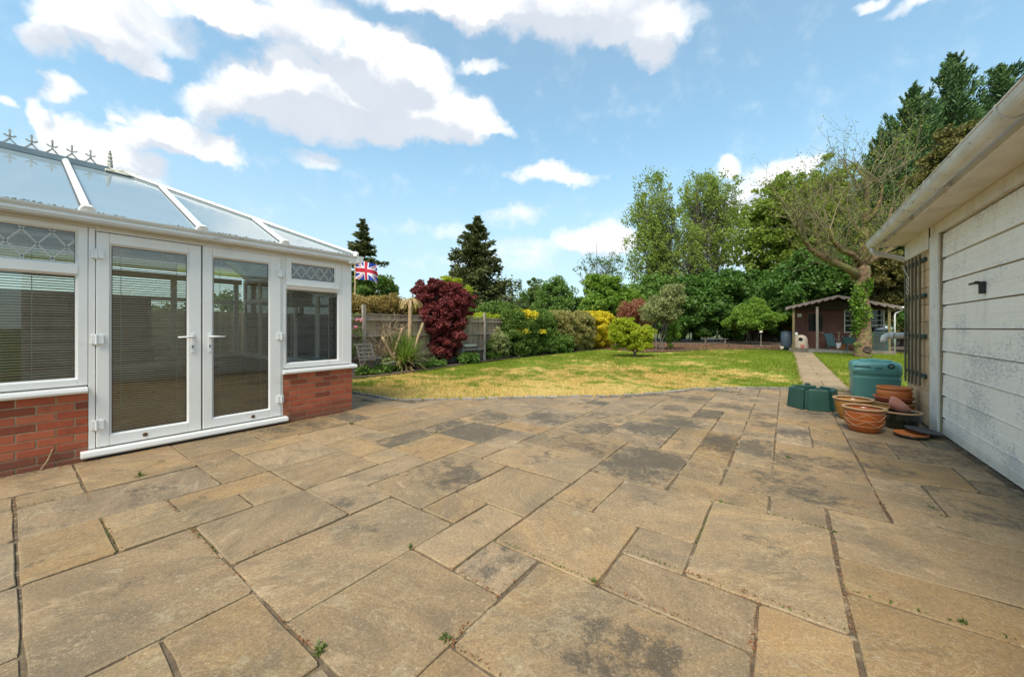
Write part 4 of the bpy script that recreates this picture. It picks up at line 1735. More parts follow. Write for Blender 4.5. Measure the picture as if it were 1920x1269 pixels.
def clip(y):
    m = MB()
    pts = []
    for k in range(11):
        a = math.pi * .97 + math.pi * 1.06 * k / 10
        pts.append((gx + (gr + .004) * math.cos(a), y, gz + (gd + .004) * math.sin(a)))
    for a, b in zip(pts, pts[1:]):
        m.bar(a, b, .028, .007, up=(gx - a[0], 0, gz - a[2]))
    m.box(gx + gr - .01, 1.1775, y - .02, y + .02, gz - .08, gz - .02)
    return m


gc = clip(5.0).build('gutter_clip', M['gutter'], gar)
for y in (2.3, 3.55, 6.25, 7.2, 7.7):
    copy_part(gc, ORG[gc.name] + Vector((0, y - 5.0, 0)), gar)
# swan neck from the gutter end back to the wall corner
m = MB()
m.tube([(gx, 8.06, gz - .09), (gx, 8.07, gz - .14), (gx + .04, 8.09, gz - .18), (gx + .12, 8.11, gz - .20), (1.42, 8.14, gz - .28), (1.50, 8.16, gz - .34), (1.52, 8.17, gz - .41), (1.52, 8.17, .05)], .034, 12)
m.build('downpipe', M['upvc_dirty'], gar, smooth=True)
# white overflow pipe beside the wall corner
m = MB()
m.tube([(1.62, 8.19, 1.145), (1.33, 8.19, 1.145), (1.275, 8.19, 1.143), (1.245, 8.19, 1.12), (1.236, 8.19, 1.08), (1.236, 8.19, 1.045)], .048, 14)
m.tube([(1.30, 8.19, 1.145), (1.345, 8.19, 1.145)], .054, 14)
m.build('overflow_pipe', M['upvc_dirty'], gar, smooth=True)
# litter blown along the foot of the garage
V = []
r = np.random.default_rng(12)
for k in range(420):
    y = r.uniform(3.0, 6.2)
    if math.sin(y * 3.7) + math.sin(y * 9.1) + r.uniform(-1, 1) < -.1:
        continue
    x = 1.43 - abs(r.normal(0, .035))
    s = r.uniform(.004, .013)
    a = r.uniform(0, 6.28)
    c, q = math.cos(a) * s, math.sin(a) * s
    z = r.uniform(.004, .014)
    V += [(x - c, y - q, z), (x + q * .5, y - c * .5, z + r.uniform(0, .008)), (x + c, y + q, z + .003), (x - q * .5, y + c * .5, z)]
# rusty moss and litter in the wider joints
JT = [(-3.05, .70, -2.2, .705, 0), (-1.76, .715, -1.30, .73, 0), (-1.1, 1.07, -.80, 1.07, 0), (-4.36, .03, -4.36, .3, 0), (-3.4, .70, -3.9, .70, 0), (-3.07, .40, -3.69, .38, 0),
      (-4.6, .70, -4.9, 1.03, 0), (-4.75, 1.03, -3.8, 1.04, 0), (-2.42, .8, -2.42, 1.3, 0), (-1.1, 1.1, -1.1, 1.6, 0), (-.43, 2.1, .2, 2.12, 0), (.225, 2.1, .225, 3.3, 0), (-.11, 1.75, -.11, 2.1, 0),
      (-4.36, .37, -4.1, .37, 0), (-4.63, .04, -3.72, .04, 0), (-1.43, 1.4, -1.1, 1.4, 0), (-.76, 1.75, -.2, 1.76, 0), (.55, 3.45, .53, 4.4, 0)]
for (xa, ya, xb, yb, _) in JT:
    k = int(95 * math.hypot(xb - xa, yb - ya)) + 8
    for _ in range(k):
        f = r.beta(.8, 1.4)
        x = xa + (xb - xa) * f + r.normal(0, .008)
        y = ya + (yb - ya) * f + r.normal(0, .008)
        s = r.uniform(.002, .008)
        a = r.uniform(0, 6.28)
        c, q = math.cos(a) * s, math.sin(a) * s
        z = r.uniform(.0, .006)
        V += [(x - c, y - q, z), (x + q * .5, y - c * .5, z + r.uniform(0, .005)), (x + c, y + q, z + .002), (x - q * .5, y + c * .5, z)]
for s_ in OUT:                             # grit and dead moss in a share of the joints
    for (xa, ya, xb, yb) in ((GX(s_[0]), GY(s_[2]), GX(s_[0]), GY(s_[3])), (GX(s_[0]), GY(s_[2]), GX(s_[1]), GY(s_[2]))):
        if ya > 5 or r.random() < .45:
            continue
        L = math.hypot(xb - xa, yb - ya)
        c0_, wd = r.random(), r.uniform(.1, .5)
        for _ in range(int(120 * L)):
            f = c0_ + r.normal(0, wd)
            if not 0 < f < 1:
                continue
            x = xa + (xb - xa) * f + r.normal(0, .0045)
            y = ya + (yb - ya) * f + r.normal(0, .0045)
            s = r.uniform(.0012, .0048)
            a = r.uniform(0, 6.28)
            c, q = math.cos(a) * s, math.sin(a) * s
            z = r.uniform(-.006, .003)
            V += [(x - c, y - q, z), (x + q * .5, y - c * .5, z + r.uniform(0, .004)), (x + c, y + q, z + .002), (x - q * .5, y + c * .5, z)]
for k in range(320):                       # under the door sill and brickwork
    y = r.uniform(-.3, 3.1)
    x = -5.335 - abs(r.normal(0, .02)) + .03
    s = r.uniform(.003, .010)
    a = r.uniform(0, 6.28)
    c, q = math.cos(a) * s, math.sin(a) * s
    V += [(x - c, y - q, .004), (x + q * .5, y - c * .5, .008), (x + c, y + q, .006), (x - q * .5, y + c * .5, .004)]
for k in range(150):                       # stray bits on the flags
    x, y = r.uniform(-5, 1.3), r.uniform(.1, 6.5)
    s = r.uniform(.002, .007)
    a = r.uniform(0, 6.28)
    c, q = math.cos(a) * s, math.sin(a) * s
    V += [(x - c, y - q, .006), (x + q * .5, y - c * .5, .010), (x + c, y + q, .008), (x - q * .5, y + c * .5, .007)]
lit = fast_mesh('leaf_litter', V, np.arange(len(V)).reshape(-1, 4), M['leaf_litter'], (0, 3, 0))
tag(lit, 'brown leaf litter and dead moss in the paving joints and along the wall feet', 'litter', kind='stuff')

# ------------------------------------------------------------------ trellis on the block wall
tr = thing('trellis', 'green stained trellis of vertical laths on the buff block wall', 'trellis', (GXW, 7.55, .5))
for y, z0, z1 in ((7.205, .50, 2.235), (7.40, .49, 2.24), (7.58, .485, 2.25), (7.765, .48, 2.255), (7.945, .475, 2.26)):
    m = MB()
    m.box(GXW - .040, GXW - .022, y - .022, y + .022, z0, z1)
    m.build('lath', M['lath'], tr, bevel=.003)
for z in (2.16, 1.69, 1.155, .635):
    m = MB()
    m.box(GXW - .0215, GXW + .011, 7.08, 7.99, z - .024, z + .024)
    m.build('batten', M['batten'], tr, bevel=.003)
# loose twine hanging at its top
m = MB()
m.tube([(GXW - .05, 7.99, 2.20), (GXW - .05, 7.80, 2.06), (GXW - .05, 7.66, 1.98), (GXW - .05, 7.60, 1.99)], .006, 5)
for k in range(3):
    z = 1.95 - k * .085
    pts = [(GXW - .052, 7.70 + .06 * math.cos(a), z + .038 * math.sin(a)) for a in np.linspace(0, 6.2, 12)]
    m.tube(pts, .006, 5, cap=False)
tag(m.build('twine', M['cream'], None), 'pale loop of twine hung at the top of the trellis', 'twine')

# ------------------------------------------------------------------ pots by the wall
def vase(name, label, c, prof, mats, n=40, rim=None, cat='plant pot', extra=None):
    t = thing(name, label, cat, c)
    m = MB()
    m.lathe(prof, n, c)
    m.build('body', mats[0], t, smooth=True)
    if rim:
        m = MB()
        m.lathe(rim, n, c, cap=False)
        m.build('rim', mats[1], t, smooth=True)
    return t


def rim_prof(r, z, w=.018, h=.022, inner=None):
    pts = [(r - w, z - h * .5), (r - .002, z - h * .5), (r + .004, z), (r - .002, z + h * .5), (r - w, z + h * .45), (r - w - .006, z)]
    return pts


# patterned brown pot in front
c = (.765, 6.265, .003)
pr = [(.0001, .002), (.128, .0), (.140, .012), (.166, .07), (.186, .14), (.193, .20), (.192, .245), (.197, .272), (.186, .272), (.180, .24), (.178, .18), (.160, .08), (.135, .03), (.0001, .028)]
t = vase('plant_pot', 'brown glazed round pot with pale zigzag lines, standing nearest on the flags', c, pr, (M['brown_glaze'], M['rim_clay']), rim=rim_prof(.208, .283, .026, .024))


def rad_at(z):
    o = [(r_, z_) for r_, z_ in pr[1:8]]
    return float(np.interp(z, [q[1] for q in o], [q[0] for q in o]))


m = MB()
for zb, amp in ((.075, .0), (.150, .0), (.235, .0)):
    pts = [(c[0] + (rad_at(zb) + .0005) * math.cos(a), c[1] + (rad_at(zb) + .0005) * math.sin(a), c[2] + zb) for a in np.linspace(0, 2 * math.pi, 49)]
    m.tube(pts, .0028, 5, cap=False)
for zl, zh in ((.080, .145), (.157, .228)):
    pts = []
    k = 60
    for q in range(k + 1):
        f = q / k * 5 + .22
        tri = abs((f % 1) * 2 - 1)
        z = zl + (zh - zl) * tri
        a = q / k * 2 * math.pi
        pts.append((c[0] + (rad_at(z) + .0008) * math.cos(a), c[1] + (rad_at(z) + .0008) * math.sin(a), c[2] + z))
    m.tube(pts, .0036, 5, cap=False)
m.build('incised_line', M['pale_line'], t, smooth=True)

c = (.742, 6.97, .003)
pr2 = [(.0001, .002), (.130, .0), (.142, .015), (.178, .09), (.198, .17), (.204, .235), (.207, .27), (.196, .27), (.190, .23), (.182, .16), (.16, .08), (.13, .03), (.0001, .028)]
vase('plant_pot', 'honey yellow glazed round pot behind the patterned brown one', c, pr2, (M['honey_glaze'], M['rim_clay']), rim=rim_prof(.219, .281, .028, .024))
c = (1.155, 6.70, .003)
pr3 = [(.0001, .002), (.115, .0), (.130, .012), (.160, .06), (.177, .11), (.183, .15), (.182, .185), (.186, .20), (.172, .20), (.166, .16), (.15, .08), (.11, .03), (.0001, .026)]
vase('plant_pot', 'dark green glazed low wide pot close to the wall', c, pr3, (M['black_glaze'], M['rim_clay']), rim=rim_prof(.200, .208, .026, .020))
# tilted pink bowl lying on the dark pot
t = thing('bowl', 'small pinkish clay bowl lying tilted on the dark green pot', 'bowl', (1.13, 6.83, .225))
m = MB()
tilt = Vector((0, 0, 1)).rotation_difference(Vector((.78, .30, .62)).normalized()).to_matrix()
m.lathe([(.0001, .0), (.055, .0), (.07, .006), (.105, .04), (.132, .080), (.140, .092), (.130, .094), (.12, .078), (.09, .035), (.05, .014), (.0001, .012)], 36, (1.115, 6.80, .215), M=tilt)
m.build('body', M['pink_clay'], t, smooth=True)
# stack of terracotta by the wall corner
c = (1.215, 7.46, .003)
t = vase('plant_pot', 'brown low clay pot at the bottom of the terracotta stack by the wall', c,
         [(.0001, .0), (.15, .0), (.18, .02), (.205, .10), (.212, .16), (.214, .20), (.20, .20), (.19, .1), (.14, .03), (.0001, .03)], (M['honey_glaze'], M['rim_clay']), rim=rim_prof(.226, .208, .03, .02))
c = (1.215, 7.46, .222)
t = vase('saucer', 'orange terracotta saucer in the middle of the terracotta stack', c,
         [(.0001, .0), (.165, .0), (.178, .012), (.200, .05), (.213, .062), (.213, .075), (.20, .076), (.175, .03), (.0001, .016)], (M['terracotta_red'],), cat='saucer')
c = (1.225, 7.47, .240)
t = vase('plant_pot', 'bright orange terracotta pot on top of the terracotta stack', c,
         [(.0001, .0), (.15, .0), (.165, .02), (.178, .07), (.184, .12), (.180, .135), (.170, .148), (.170, .158), (.184, .165), (.184, .192), (.172, .192), (.166, .15), (.15, .05), (.0001, .03)], (M['terracotta'],))
# saucers on the ground by the door jamb
dprof = lambda r: [(.0001, .0), (r * .86, .0), (r * .95, .008), (r, .022), (r, .028), (r * .96, .028), (r * .9, .014), (.0001, .010)]
t = thing('saucer', 'dark flat saucer at the bottom, on the flags by the white jamb', 'saucer', (1.17, 6.24, .003))
m = MB()
m.lathe(dprof(.152), 36, (1.17, 6.24, .003))
m.build('body', M['black_glaze'], t, smooth=True)
t = thing('saucer', 'terracotta saucer stacked on the dark flat saucer', 'saucer', (1.165, 6.245, .02))
m = MB()
m.lathe(dprof(.146), 36, (1.163, 6.247, .0185))
m.build('body', M['terracotta'], t, smooth=True)
t = thing('saucer', 'dark grey plastic saucer leaning on the terracotta saucer beside the jamb', 'saucer', (1.29, 6.40, .03))
m = MB()
m.lathe(dprof(.158), 36, (1.285, 6.36, .048), M=Matrix.Rotation(R(8), 3, 'Y'))
m.build('body', M['grey_plastic'], t, smooth=True)

# ------------------------------------------------------------------ dark green plastic stand
cx, cy = .33, 7.58
t = thing('planter_stand', 'dark green plastic octagonal stand, empty and open topped, on the far edge of the paving', 'planter', (cx, cy, 0))
NP = 6
for k in range(NP):
    a0 = 2 * math.pi * k / NP + .22
    a1 = a0 + 2 * math.pi / NP
    am = (a0 + a1) / 2
    g = .10
    ro, ri, rb = .305, .255, .335
    def pt(a, r_, z):
        return (cx + r_ * math.cos(a), cy + r_ * math.sin(a), z)
    m = MB()
    A, B = a0 + g, a1 - g
    zt = .325
    vs = [pt(A, rb, .0), pt(B, rb, .0), pt(B, ro, zt), pt(A, ro, zt), pt(A, ri, .0), pt(B, ri, .0), pt(B, ri - .01, zt), pt(A, ri - .01, zt)]
    m.add(vs, [(0, 1, 2, 3), (5, 4, 7, 6), (3, 2, 6, 7), (1, 5, 6, 2), (4, 0, 3, 7), (0, 4, 5, 1)])
    m.build('panel', M['dark_plastic'], t, bevel=.012)
    m = MB()
    A, B = a1 - g - .012, a1 + g + .012
    vs = [pt(A, ri + .012, .0), pt(B, ri + .012, .0), pt(B, ri + .002, .29), pt(A, ri + .002, .29), pt(A, ri - .02, .0), pt(B, ri - .02, .0), pt(B, ri - .03, .29), pt(A, ri - .03, .29)]
    m.add(vs, [(0, 1, 2, 3), (5, 4, 7, 6), (3, 2, 6, 7), (1, 5, 6, 2), (4, 0, 3, 7), (0, 4, 5, 1)])
    m.build('web', M['dark_plastic'], t, bevel=.005)
    if k in (1, 3, 4):
        m = MB()
        m.add([pt(am - .16, ri + .01, zt + .0), pt(am + .16, ri + .01, zt), pt(am + .13, ri + .005, zt + .035), pt(am - .13, ri + .005, zt + .035),
               pt(am - .16, ri - .008, zt), pt(am + .16, ri - .008, zt), pt(am + .13, ri - .006, zt + .035), pt(am - .13, ri - .006, zt + .035)],
              [(0, 1, 2, 3), (5, 4, 7, 6), (3, 2, 6, 7), (1, 5, 6, 2), (4, 0, 3, 7), (0, 4, 5, 1)])
        m.build('lug', M['dark_plastic'], t, bevel=.006)

# ------------------------------------------------------------------ green water tank
def rrect(x0, x1, y0, y1, r, n=6):
    pts = []
    for (cx_, cy_, a0) in ((x1 - r, y1 - r, 0), (x0 + r, y1 - r, 90), (x0 + r, y0 + r, 180), (x1 - r, y0 + r, 270)):
        for k in range(n + 1):
            a = R(a0 + 90 * k / n)
            pts.append((cx_ + r * math.cos(a), cy_ + r * math.sin(a)))
    return pts


tx0, tx1, ty0, ty1 = .975, 1.625, 9.20, 9.82
t = thing('water_tank', 'green plastic water tank with rounded shoulders behind the clay pots', 'water tank', (1.3, 9.5, -.02))
m = MB()
layers = [(-.02, .012), (.0, .006), (.36, .004), (.372, .000), (.378, .006), (.385, .006), (.43, .004), (.436, -.006), (.445, -.010), (.58, -.008), (.61, -.001), (.632, .018), (.648, .045), (.654, .085), (.655, .12)]
n = None
vs, fs = [], []
for z, ins_ in layers:
    q = rrect(tx0 + ins_, tx1 - ins_, ty0 + ins_, ty1 - ins_, max(.11 - ins_ * .2, .05))
    n = len(q)
    vs += [(p[0], p[1], z) for p in q]
for s in range(len(layers) - 1):
    for k in range(n):
        k2 = (k + 1) % n
        fs.append((s * n + k, s * n + k2, (s + 1) * n + k2, (s + 1) * n + k))
fs.append(tuple((len(layers) - 1) * n + k for k in range(n)))
m.add(vs, fs)
bd = m.build('body', M['tank'], t, smooth=True)
m = MB()
q = rrect(tx0 + .13, tx1 - .10, ty0 + .10, ty1 - .12, .09)
m.prism(q, 'z', .650, .676)
m.build('lid', M['tank'], t, bevel=.010)
m = MB()
m.lathe([(.0001, .676), (.085, .676), (.085, .690), (.075, .698), (.0001, .698)], 24, (1.28, 9.45, 0))
m.build('lid_cap', M['tank'], t, smooth=False, bevel=.003)
# hand hold: a scooped shelf on the shoulder
m = MB()
prof = [(ty0 + .012, .572), (ty0 - .004, .560), (ty0 - .022, .502), (ty0 - .020, .478), (ty0 - .004, .462), (ty0 + .012, .462)]
vs = []
stations = [(.982, .3), (.995, .85), (1.06, 1.0), (1.16, .9), (1.225, .6), (1.25, .25)]
for x, s in stations:
    for (yy, zz) in prof:
        vs.append((x, ty0 + .012 + (yy - ty0 - .012) * s, .50 + (zz - .50) * (.55 + .45 * s)))
k = len(prof)
fs = [(s * k + a, s * k + a + 1, (s + 1) * k + a + 1, (s + 1) * k + a) for s in range(len(stations) - 1) for a in range(k - 1)]
m.add(vs, fs)
m.build('hand_hold', M['tank'], t, smooth=True)
m = MB()
m.box(.985, 1.215, ty0 - .0115, ty0 + .01, .548, .577)
m.build('recess', pmat('tank_recess', (.02, .085, .078), (.024, .095, .09), 5, .5, 0), t, bevel=.008)
m = MB()
m.box(1.265, 1.375, ty0 - .020, ty0 + .01, .512, .530)
m.build('ledge', M['tank'], t, bevel=.006)
m = MB()
m.box(1.27, 1.37, ty0 - .0118, ty0 + .01, .5305, .556)
m.build('recess', bpy.data.materials['tank_recess'], t, bevel=.004)
m = MB()
m.tube([(1.475, ty0 + .004, .588), (1.475, ty0 - .014, .588)], .050, 20)
m.build('boss', bpy.data.materials['tank_recess'], t, smooth=False, bevel=.006)
m = MB()
m.tube([(1.475, ty0 - .0135, .590), (1.475, ty0 - .032, .590)], .020, 14)
m.build('plug', M['steel'], t, bevel=.003)
# ------------------------------------------------------------------ boundary fence on the left
FX = -10.0
fence = thing('fence', 'weathered close boarded timber fence along the left boundary', 'fence', (FX, 8, 0))
me0 = None
rr = random.Random(3)
y = 4.25
k = 0
while y < 13.38:
    m = MB()
    if me0 is None:
        m.prism([(FX, y), (FX + .008, y), (FX + .022, y + .112), (FX, y + .112)], 'z', .05, 1.62)
        me0 = m.build('board', M['fence'], fence)
        b_or = ORG[me0.name].copy()
        yb0 = y
    else:
        o = copy_part(me0, b_or + Vector((rr.uniform(-.004, .004), y - yb0, rr.uniform(-.012, .012) + (.03 if y > 6.2 and y < 9 else 0))), fence)
        o.rotation_euler = (rr.uniform(-.006, .006), 0, rr.uniform(-.02, .02))
    y += .104
m = MB()
y = -3.0
while y < 4.25:
    m.prism([(FX, y), (FX + .008, y), (FX + .022, y + .112), (FX, y + .112)], 'z', .05, 1.62)
    y += .104
o = m.build('boards', M['fence'], fence)
o['kind'] = 'stuff'
p0 = None
for y, h in ((4.3, 1.80), (6.2, 1.93), (8.9, 1.75), (11.6, 1.86), (13.42, 1.72)):
    m = MB()
    m.box(FX + .03, FX + .125, y - .05, y + .05, -.1, h)
    m.build('post', M['post'], fence, bevel=.008)
for a, b in ((4.35, 6.15), (6.25, 8.85), (8.95, 11.55), (11.65, 13.37)):
    for z in (.38, 1.02, 1.50):
        m = MB()
        m.bar((FX + .055, a, z), (FX + .055, b, z + .01), .07, .06)
        m.build('rail', M['post'], fence)
    m = MB()
    m.box(FX - .02, FX + .045, a, b, 1.625 + (.03 if 6.2 < a < 9 else 0), 1.655 + (.03 if 6.2 < a < 9 else 0))
    m.build('capping', M['post'], fence)
    m = MB()
    m.box(FX - .01, FX + .028, a, b, -.1, .115)
    m.build('gravel_board', M['grey_wood'], fence)

back = thing('fence', 'dark brown panel fence in the shade behind the far shrubs', 'fence', (0, 40, 0))
for k in range(5):
    x0 = -4.5 + k * 1.86
    m = MB()
    for q in range(15):
        m.box(x0 + .05, x0 + 1.8, 40 + .006 * (q % 2), 40.02 + .006 * (q % 2), .05 + q * .115, .05 + q * .115 + .125)
    m.build('panel', M['fence_dark'], back)
    m = MB()
    m.box(x0 - .05, x0 + .045, 39.96, 40.06, -.1, 1.86)
    m.build('post', M['fence_dark'], back)

# ------------------------------------------------------------------ shed with a verandah at the end of the path
sh = thing('shed', 'dark red brown shed with verandah and scalloped bargeboards where the path ends', 'shed', (2.1, 26, 0))
sx0, sx1, sy = .28, 4.02, 26.5
PK, EVL, EVR = 2.10, 2.36, 2.22
m = MB()
m.box(.1, 4.2, 25.1, 26.45, -.05, .13)
for k in range(10):
    m.box(.12, 4.18, 25.12 + k * .132, 25.12 + k * .132 + .122, .1305, .142)
m.build('deck', pmat('grey_deck', (.20, .165, .13), (.14, .11, .085), 6, .9, .2), sh)
m = MB()
m.box(.9, 3.4, 25.02, 25.095, -.03, .11)
m.build('step', M['grey_wood'], sh)
m = MB()
z = .14
while z < 2.85:
    half = 4.0
    # shiplap boards follow the gable
    if z > 2.25:
        t = (z - 2.25) / .62
        xa, xb = sx0 + (PK - sx0) * t, sx1 - (sx1 - PK) * t
    else:
        xa, xb = sx0, sx1
    if xb - xa < .1:
        break
    m.prism([(sy - .018, z), (sy - .004, z + .115), (sy + .03, z + .115), (sy + .03, z)], 'x', xa, xb)
    z += .118
o = m.build('cladding', M['shed'], sh)
o['kind'] = 'stuff'
m = MB()
m.box(sx0, sx1, sy + .031, 29.5, .0, 2.22)
m.build('wall', M['shed'], sh)
# door
m = MB()
m.box(.88, 1.68, sy - .05, sy - .019, .15, 2.14)
dd = m.build('door', M['shed'], sh, bevel=.01)
m = MB()
m.box(.98, 1.58, sy - .06, sy - .051, 1.08, 2.02)
m.build('door_pane', M['dark_pane'], dd)
m = MB()
m.tube([(1.58, sy - .05, .98), (1.58, sy - .11, .98)], .03, 8)
m.build('handle', M['cream'], dd)
# window: two casements of four lights
m = MB()
wy = sy - .055
for a, b in ((2.46, 3.25), (3.25, 4.0)):
    for x in (a, b - .045):
        m.box(x, x + .045, wy, wy + .034, 1.0, 2.20)
    for z in (1.0, 1.36, 1.62, 1.88, 2.155):
        m.box(a + .0455, b - .0455, wy + .002, wy + .032, z, z + (.045 if z in (1.0, 2.155, 1.36) else .026))
ww = m.build('window', M['cream'], sh)
m = MB()
m.box(2.49, 3.97, wy + .033, wy + .036, 1.03, 2.18)
m.build('pane', M['dark_pane'], ww)
# verandah posts
for x, mt in ((.30, 'postgreen'), (1.29, 'post'), (3.98, 'postgreen')):
    m = MB()
    m.box(x - .05, x + .05, 25.22, 25.32, .142, 2.36)
    m.build('verandah_post', M[mt], sh)
# gable boarding above the verandah, set back
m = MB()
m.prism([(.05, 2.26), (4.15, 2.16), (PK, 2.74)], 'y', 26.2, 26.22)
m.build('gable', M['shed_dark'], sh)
# roof slabs
m = MB()
for (xa, za, xb, zb) in ((-.02, 2.335, PK, 2.875), (PK, 2.875, 4.40, 2.215)):
    m.prism([(xa, za), (xb, zb), (xb, zb + .04), (xa, za + .04)], 'y', 25.08, 29.7)
m.build('roof', M['felt'], sh)


def bargeboard(xa, za, xb, zb, n):
    top, bot = [], []
    for k in range(n):
        for f, d in ((0.0, .085), (.62, .155), (.98, .165), (.999, .09)):
            t = (k + f) / n
            bot.append((xa + (xb - xa) * t, za + (zb - za) * t - d + .04))
    m = MB()
    poly = [(xa, za + .045), (xb, zb + .045)] + bot[::-1]
    m.prism(poly, 'y', 25.03, 25.075)
    return m.build('bargeboard', M['barge'], sh)


bargeboard(PK, 2.875, -.05, 2.33, 8)
bargeboard(PK, 2.875, 4.42, 2.21, 8)
m = MB()
m.tube([(4.40, 25.0, 2.21), (4.40, 29.6, 2.19)], .05, 8)
m.build('gutter', M['upvc_dirty'], sh, smooth=True)
m = MB()
m.tube([(4.40, 25.12, 2.18), (4.38, 25.14, 2.08), (4.19, 25.2, 1.95), (4.16, 25.2, 1.85), (4.16, 25.2, .02)], .035, 10)
m.build('downpipe', M['upvc_dirty'], sh, smooth=True)
m = MB()
m.box(.48, .68, 26.43, 26.478, 1.86, 2.06)
m.build('wall_lamp', M['cream'], sh, bevel=.02)
# lattice screen at the right end of the verandah
lt = thing('lattice_screen', 'green lattice screen across the right end of the shed verandah', 'lattice', (3.5, 25.2, .14))
m = MB()
x0, x1, z0, z1 = 3.12, 3.92, .16, 1.02
for k in range(-6, 9):
    for sg in (1, -1):
        xs = x0 + k * .15
        a = (xs, z0) if sg == 1 else (xs, z1)
        b = (xs + .86, z1) if sg == 1 else (xs + .86, z0)
        t0 = max(0, (x0 - a[0]) / (b[0] - a[0]))
        t1 = min(1, (x1 - a[0]) / (b[0] - a[0]))
        if t1 - t0 < .05:
            continue
        p = (a[0] + (b[0] - a[0]) * t0, 25.17 + .006 * sg, a[1] + (b[1] - a[1]) * t0)
        q = (a[0] + (b[0] - a[0]) * t1, 25.17 + .006 * sg, a[1] + (b[1] - a[1]) * t1)
        m.bar(p, q, .045, .008, up=(0, 1, 0))
o = m.build('slats', M['batten'], lt)
o['kind'] = 'stuff'
m = MB()
frame_y = 25.17
for (a, b) in (((x0, z0), (x1, z0)), ((x0, z1), (x1, z1)), ((x0, z0), (x0, z1)), ((x1, z0), (x1, z1))):
    m.bar((a[0], frame_y, a[1]), (b[0], frame_y, b[1]), .05, .03, up=(0, 1, 0))
m.build('frame', M['batten'], lt)
m = MB()
m.tube([(3.45, 25.24, 1.13), (3.60, 25.24, 1.17), (3.78, 25.24, 1.18), (3.95, 25.24, 1.12)], [.04, .10, .11, .03], 10)
tag(m.build('rolled_cover', M['grey_blue'], None, smooth=True), 'blue grey rolled cover lying on top of the lattice screen', 'cover')
# pale outdoor stove
c = (.62, 25.55, .142)
t = thing('stove', 'pale stone garden stove with a dark round opening on the left of the verandah', 'stove', c)
m = MB()
m.lathe([(.001, 0), (.33, 0), (.34, .05), (.31, .28), (.29, .50), (.22, .66), (.10, .72), (.001, .73)], 16, c)
m.build('body', M['stone_white'], t, smooth=True)
m = MB()
m.tube([(c[0] - .02, c[1] - .27, c[2] + .50), (c[0] - .02, c[1] - .305, c[2] + .50)], .095, 14)
m.build('opening', M['dark_pane'], t)
m = MB()
m.box(c[0] - .03, c[0] + .14, c[1] - .345, c[1] - .30, c[2] + .02, c[2] + .24)
m.build('hearth', M['pink_clay'], t, bevel=.01)
m = MB()
m.tube([(.42, 25.42, .145), (.42, 25.42, .84)], .10, 10)
m.build('side_pillar', M['stone_white'], t)
m = MB()
m.lathe([(.001, 0), (.06, 0), (.07, .05), (.065, .12), (.04, .15), (.05, .17), (.001, .17)], 12, (.42, 25.42, .843))
tag(m.build('jar', M['white_plain'], None, smooth=True), 'small white jar standing on the pale garden stove', 'jar')
# folded deck chair
t = thing('deck_chair', 'teal folding deck chair leaning in the middle of the verandah', 'chair', (1.75, 25.8, .142))
for x in (1.62, 1.92):
    m = MB()
    m.bar((x, 25.95, .98), (x + .16, 25.45, .16), .035, .03)
    m.build('leg', M['teal'], t)
    m = MB()
    m.bar((x + .02, 25.7, .55), (x + .05, 25.95, .16), .03, .03)
    m.build('leg', M['teal'], t)
m = MB()
m.add([(1.63, 25.93, .95), (1.92, 25.93, .95), (2.06, 25.52, .30), (1.76, 25.52, .30), (1.63, 25.945, .94), (1.92, 25.945, .94), (2.06, 25.535, .29), (1.76, 25.535, .29)],
      [(0, 1, 2, 3), (7, 6, 5, 4), (0, 4, 5, 1), (1, 5, 6, 2), (2, 6, 7, 3), (3, 7, 4, 0)])
m.build('sling', M['teal'], t)
# spade
t = thing('spade', 'wooden handled spade standing against the shed wall', 'spade', (2.22, 26.2, .142))
m = MB()
m.tube([(2.22, 26.1, .45), (2.25, 26.4, 1.0)], .018, 6)
m.bar((2.16, 26.40, 1.0), (2.34, 26.40, 1.0), .03, .03)
m.build('handle', M['palm_trunk'], t)
m = MB()
m.add([(2.13, 26.03, .16), (2.29, 26.03, .16), (2.31, 26.11, .46), (2.11, 26.11, .46), (2.13, 26.05, .16), (2.29, 26.05, .16), (2.31, 26.13, .46), (2.11, 26.13, .46)],
      [(0, 1, 2, 3), (7, 6, 5, 4), (0, 4, 5, 1), (1, 5, 6, 2), (2, 6, 7, 3), (3, 7, 4, 0)])
m.build('blade', M['steel'], t)
m = MB()
m.lathe([(.001, 0), (.27, 0), (.26, .06), (.16, .20), (.08, .25), (.001, .26)], 12, (2.42, 25.5, .143))
tag(m.build('heap', M['orange_heap'], None, smooth=False), 'small heap of orange clay on the verandah floor', 'heap')
t = thing('bucket', 'black bucket on a brown crate by the shed window', 'bucket', (2.62, 25.9, .6))
m = MB()
m.lathe([(.001, 0), (.13, 0), (.18, .27), (.17, .27), (.125, .02), (.001, .02)], 14, (2.62, 25.9, .603))
m.build('body', M['black_metal'], t, smooth=True)
t = thing('crate', 'brown wooden crate under the black bucket', 'crate', (2.62, 25.9, .142))
for k in range(4):
    m = MB()
    m.box(2.36, 2.88, 25.66, 26.14, .145 + k * .115, .145 + k * .115 + .10)
    m.build('board', M['wood'], t)
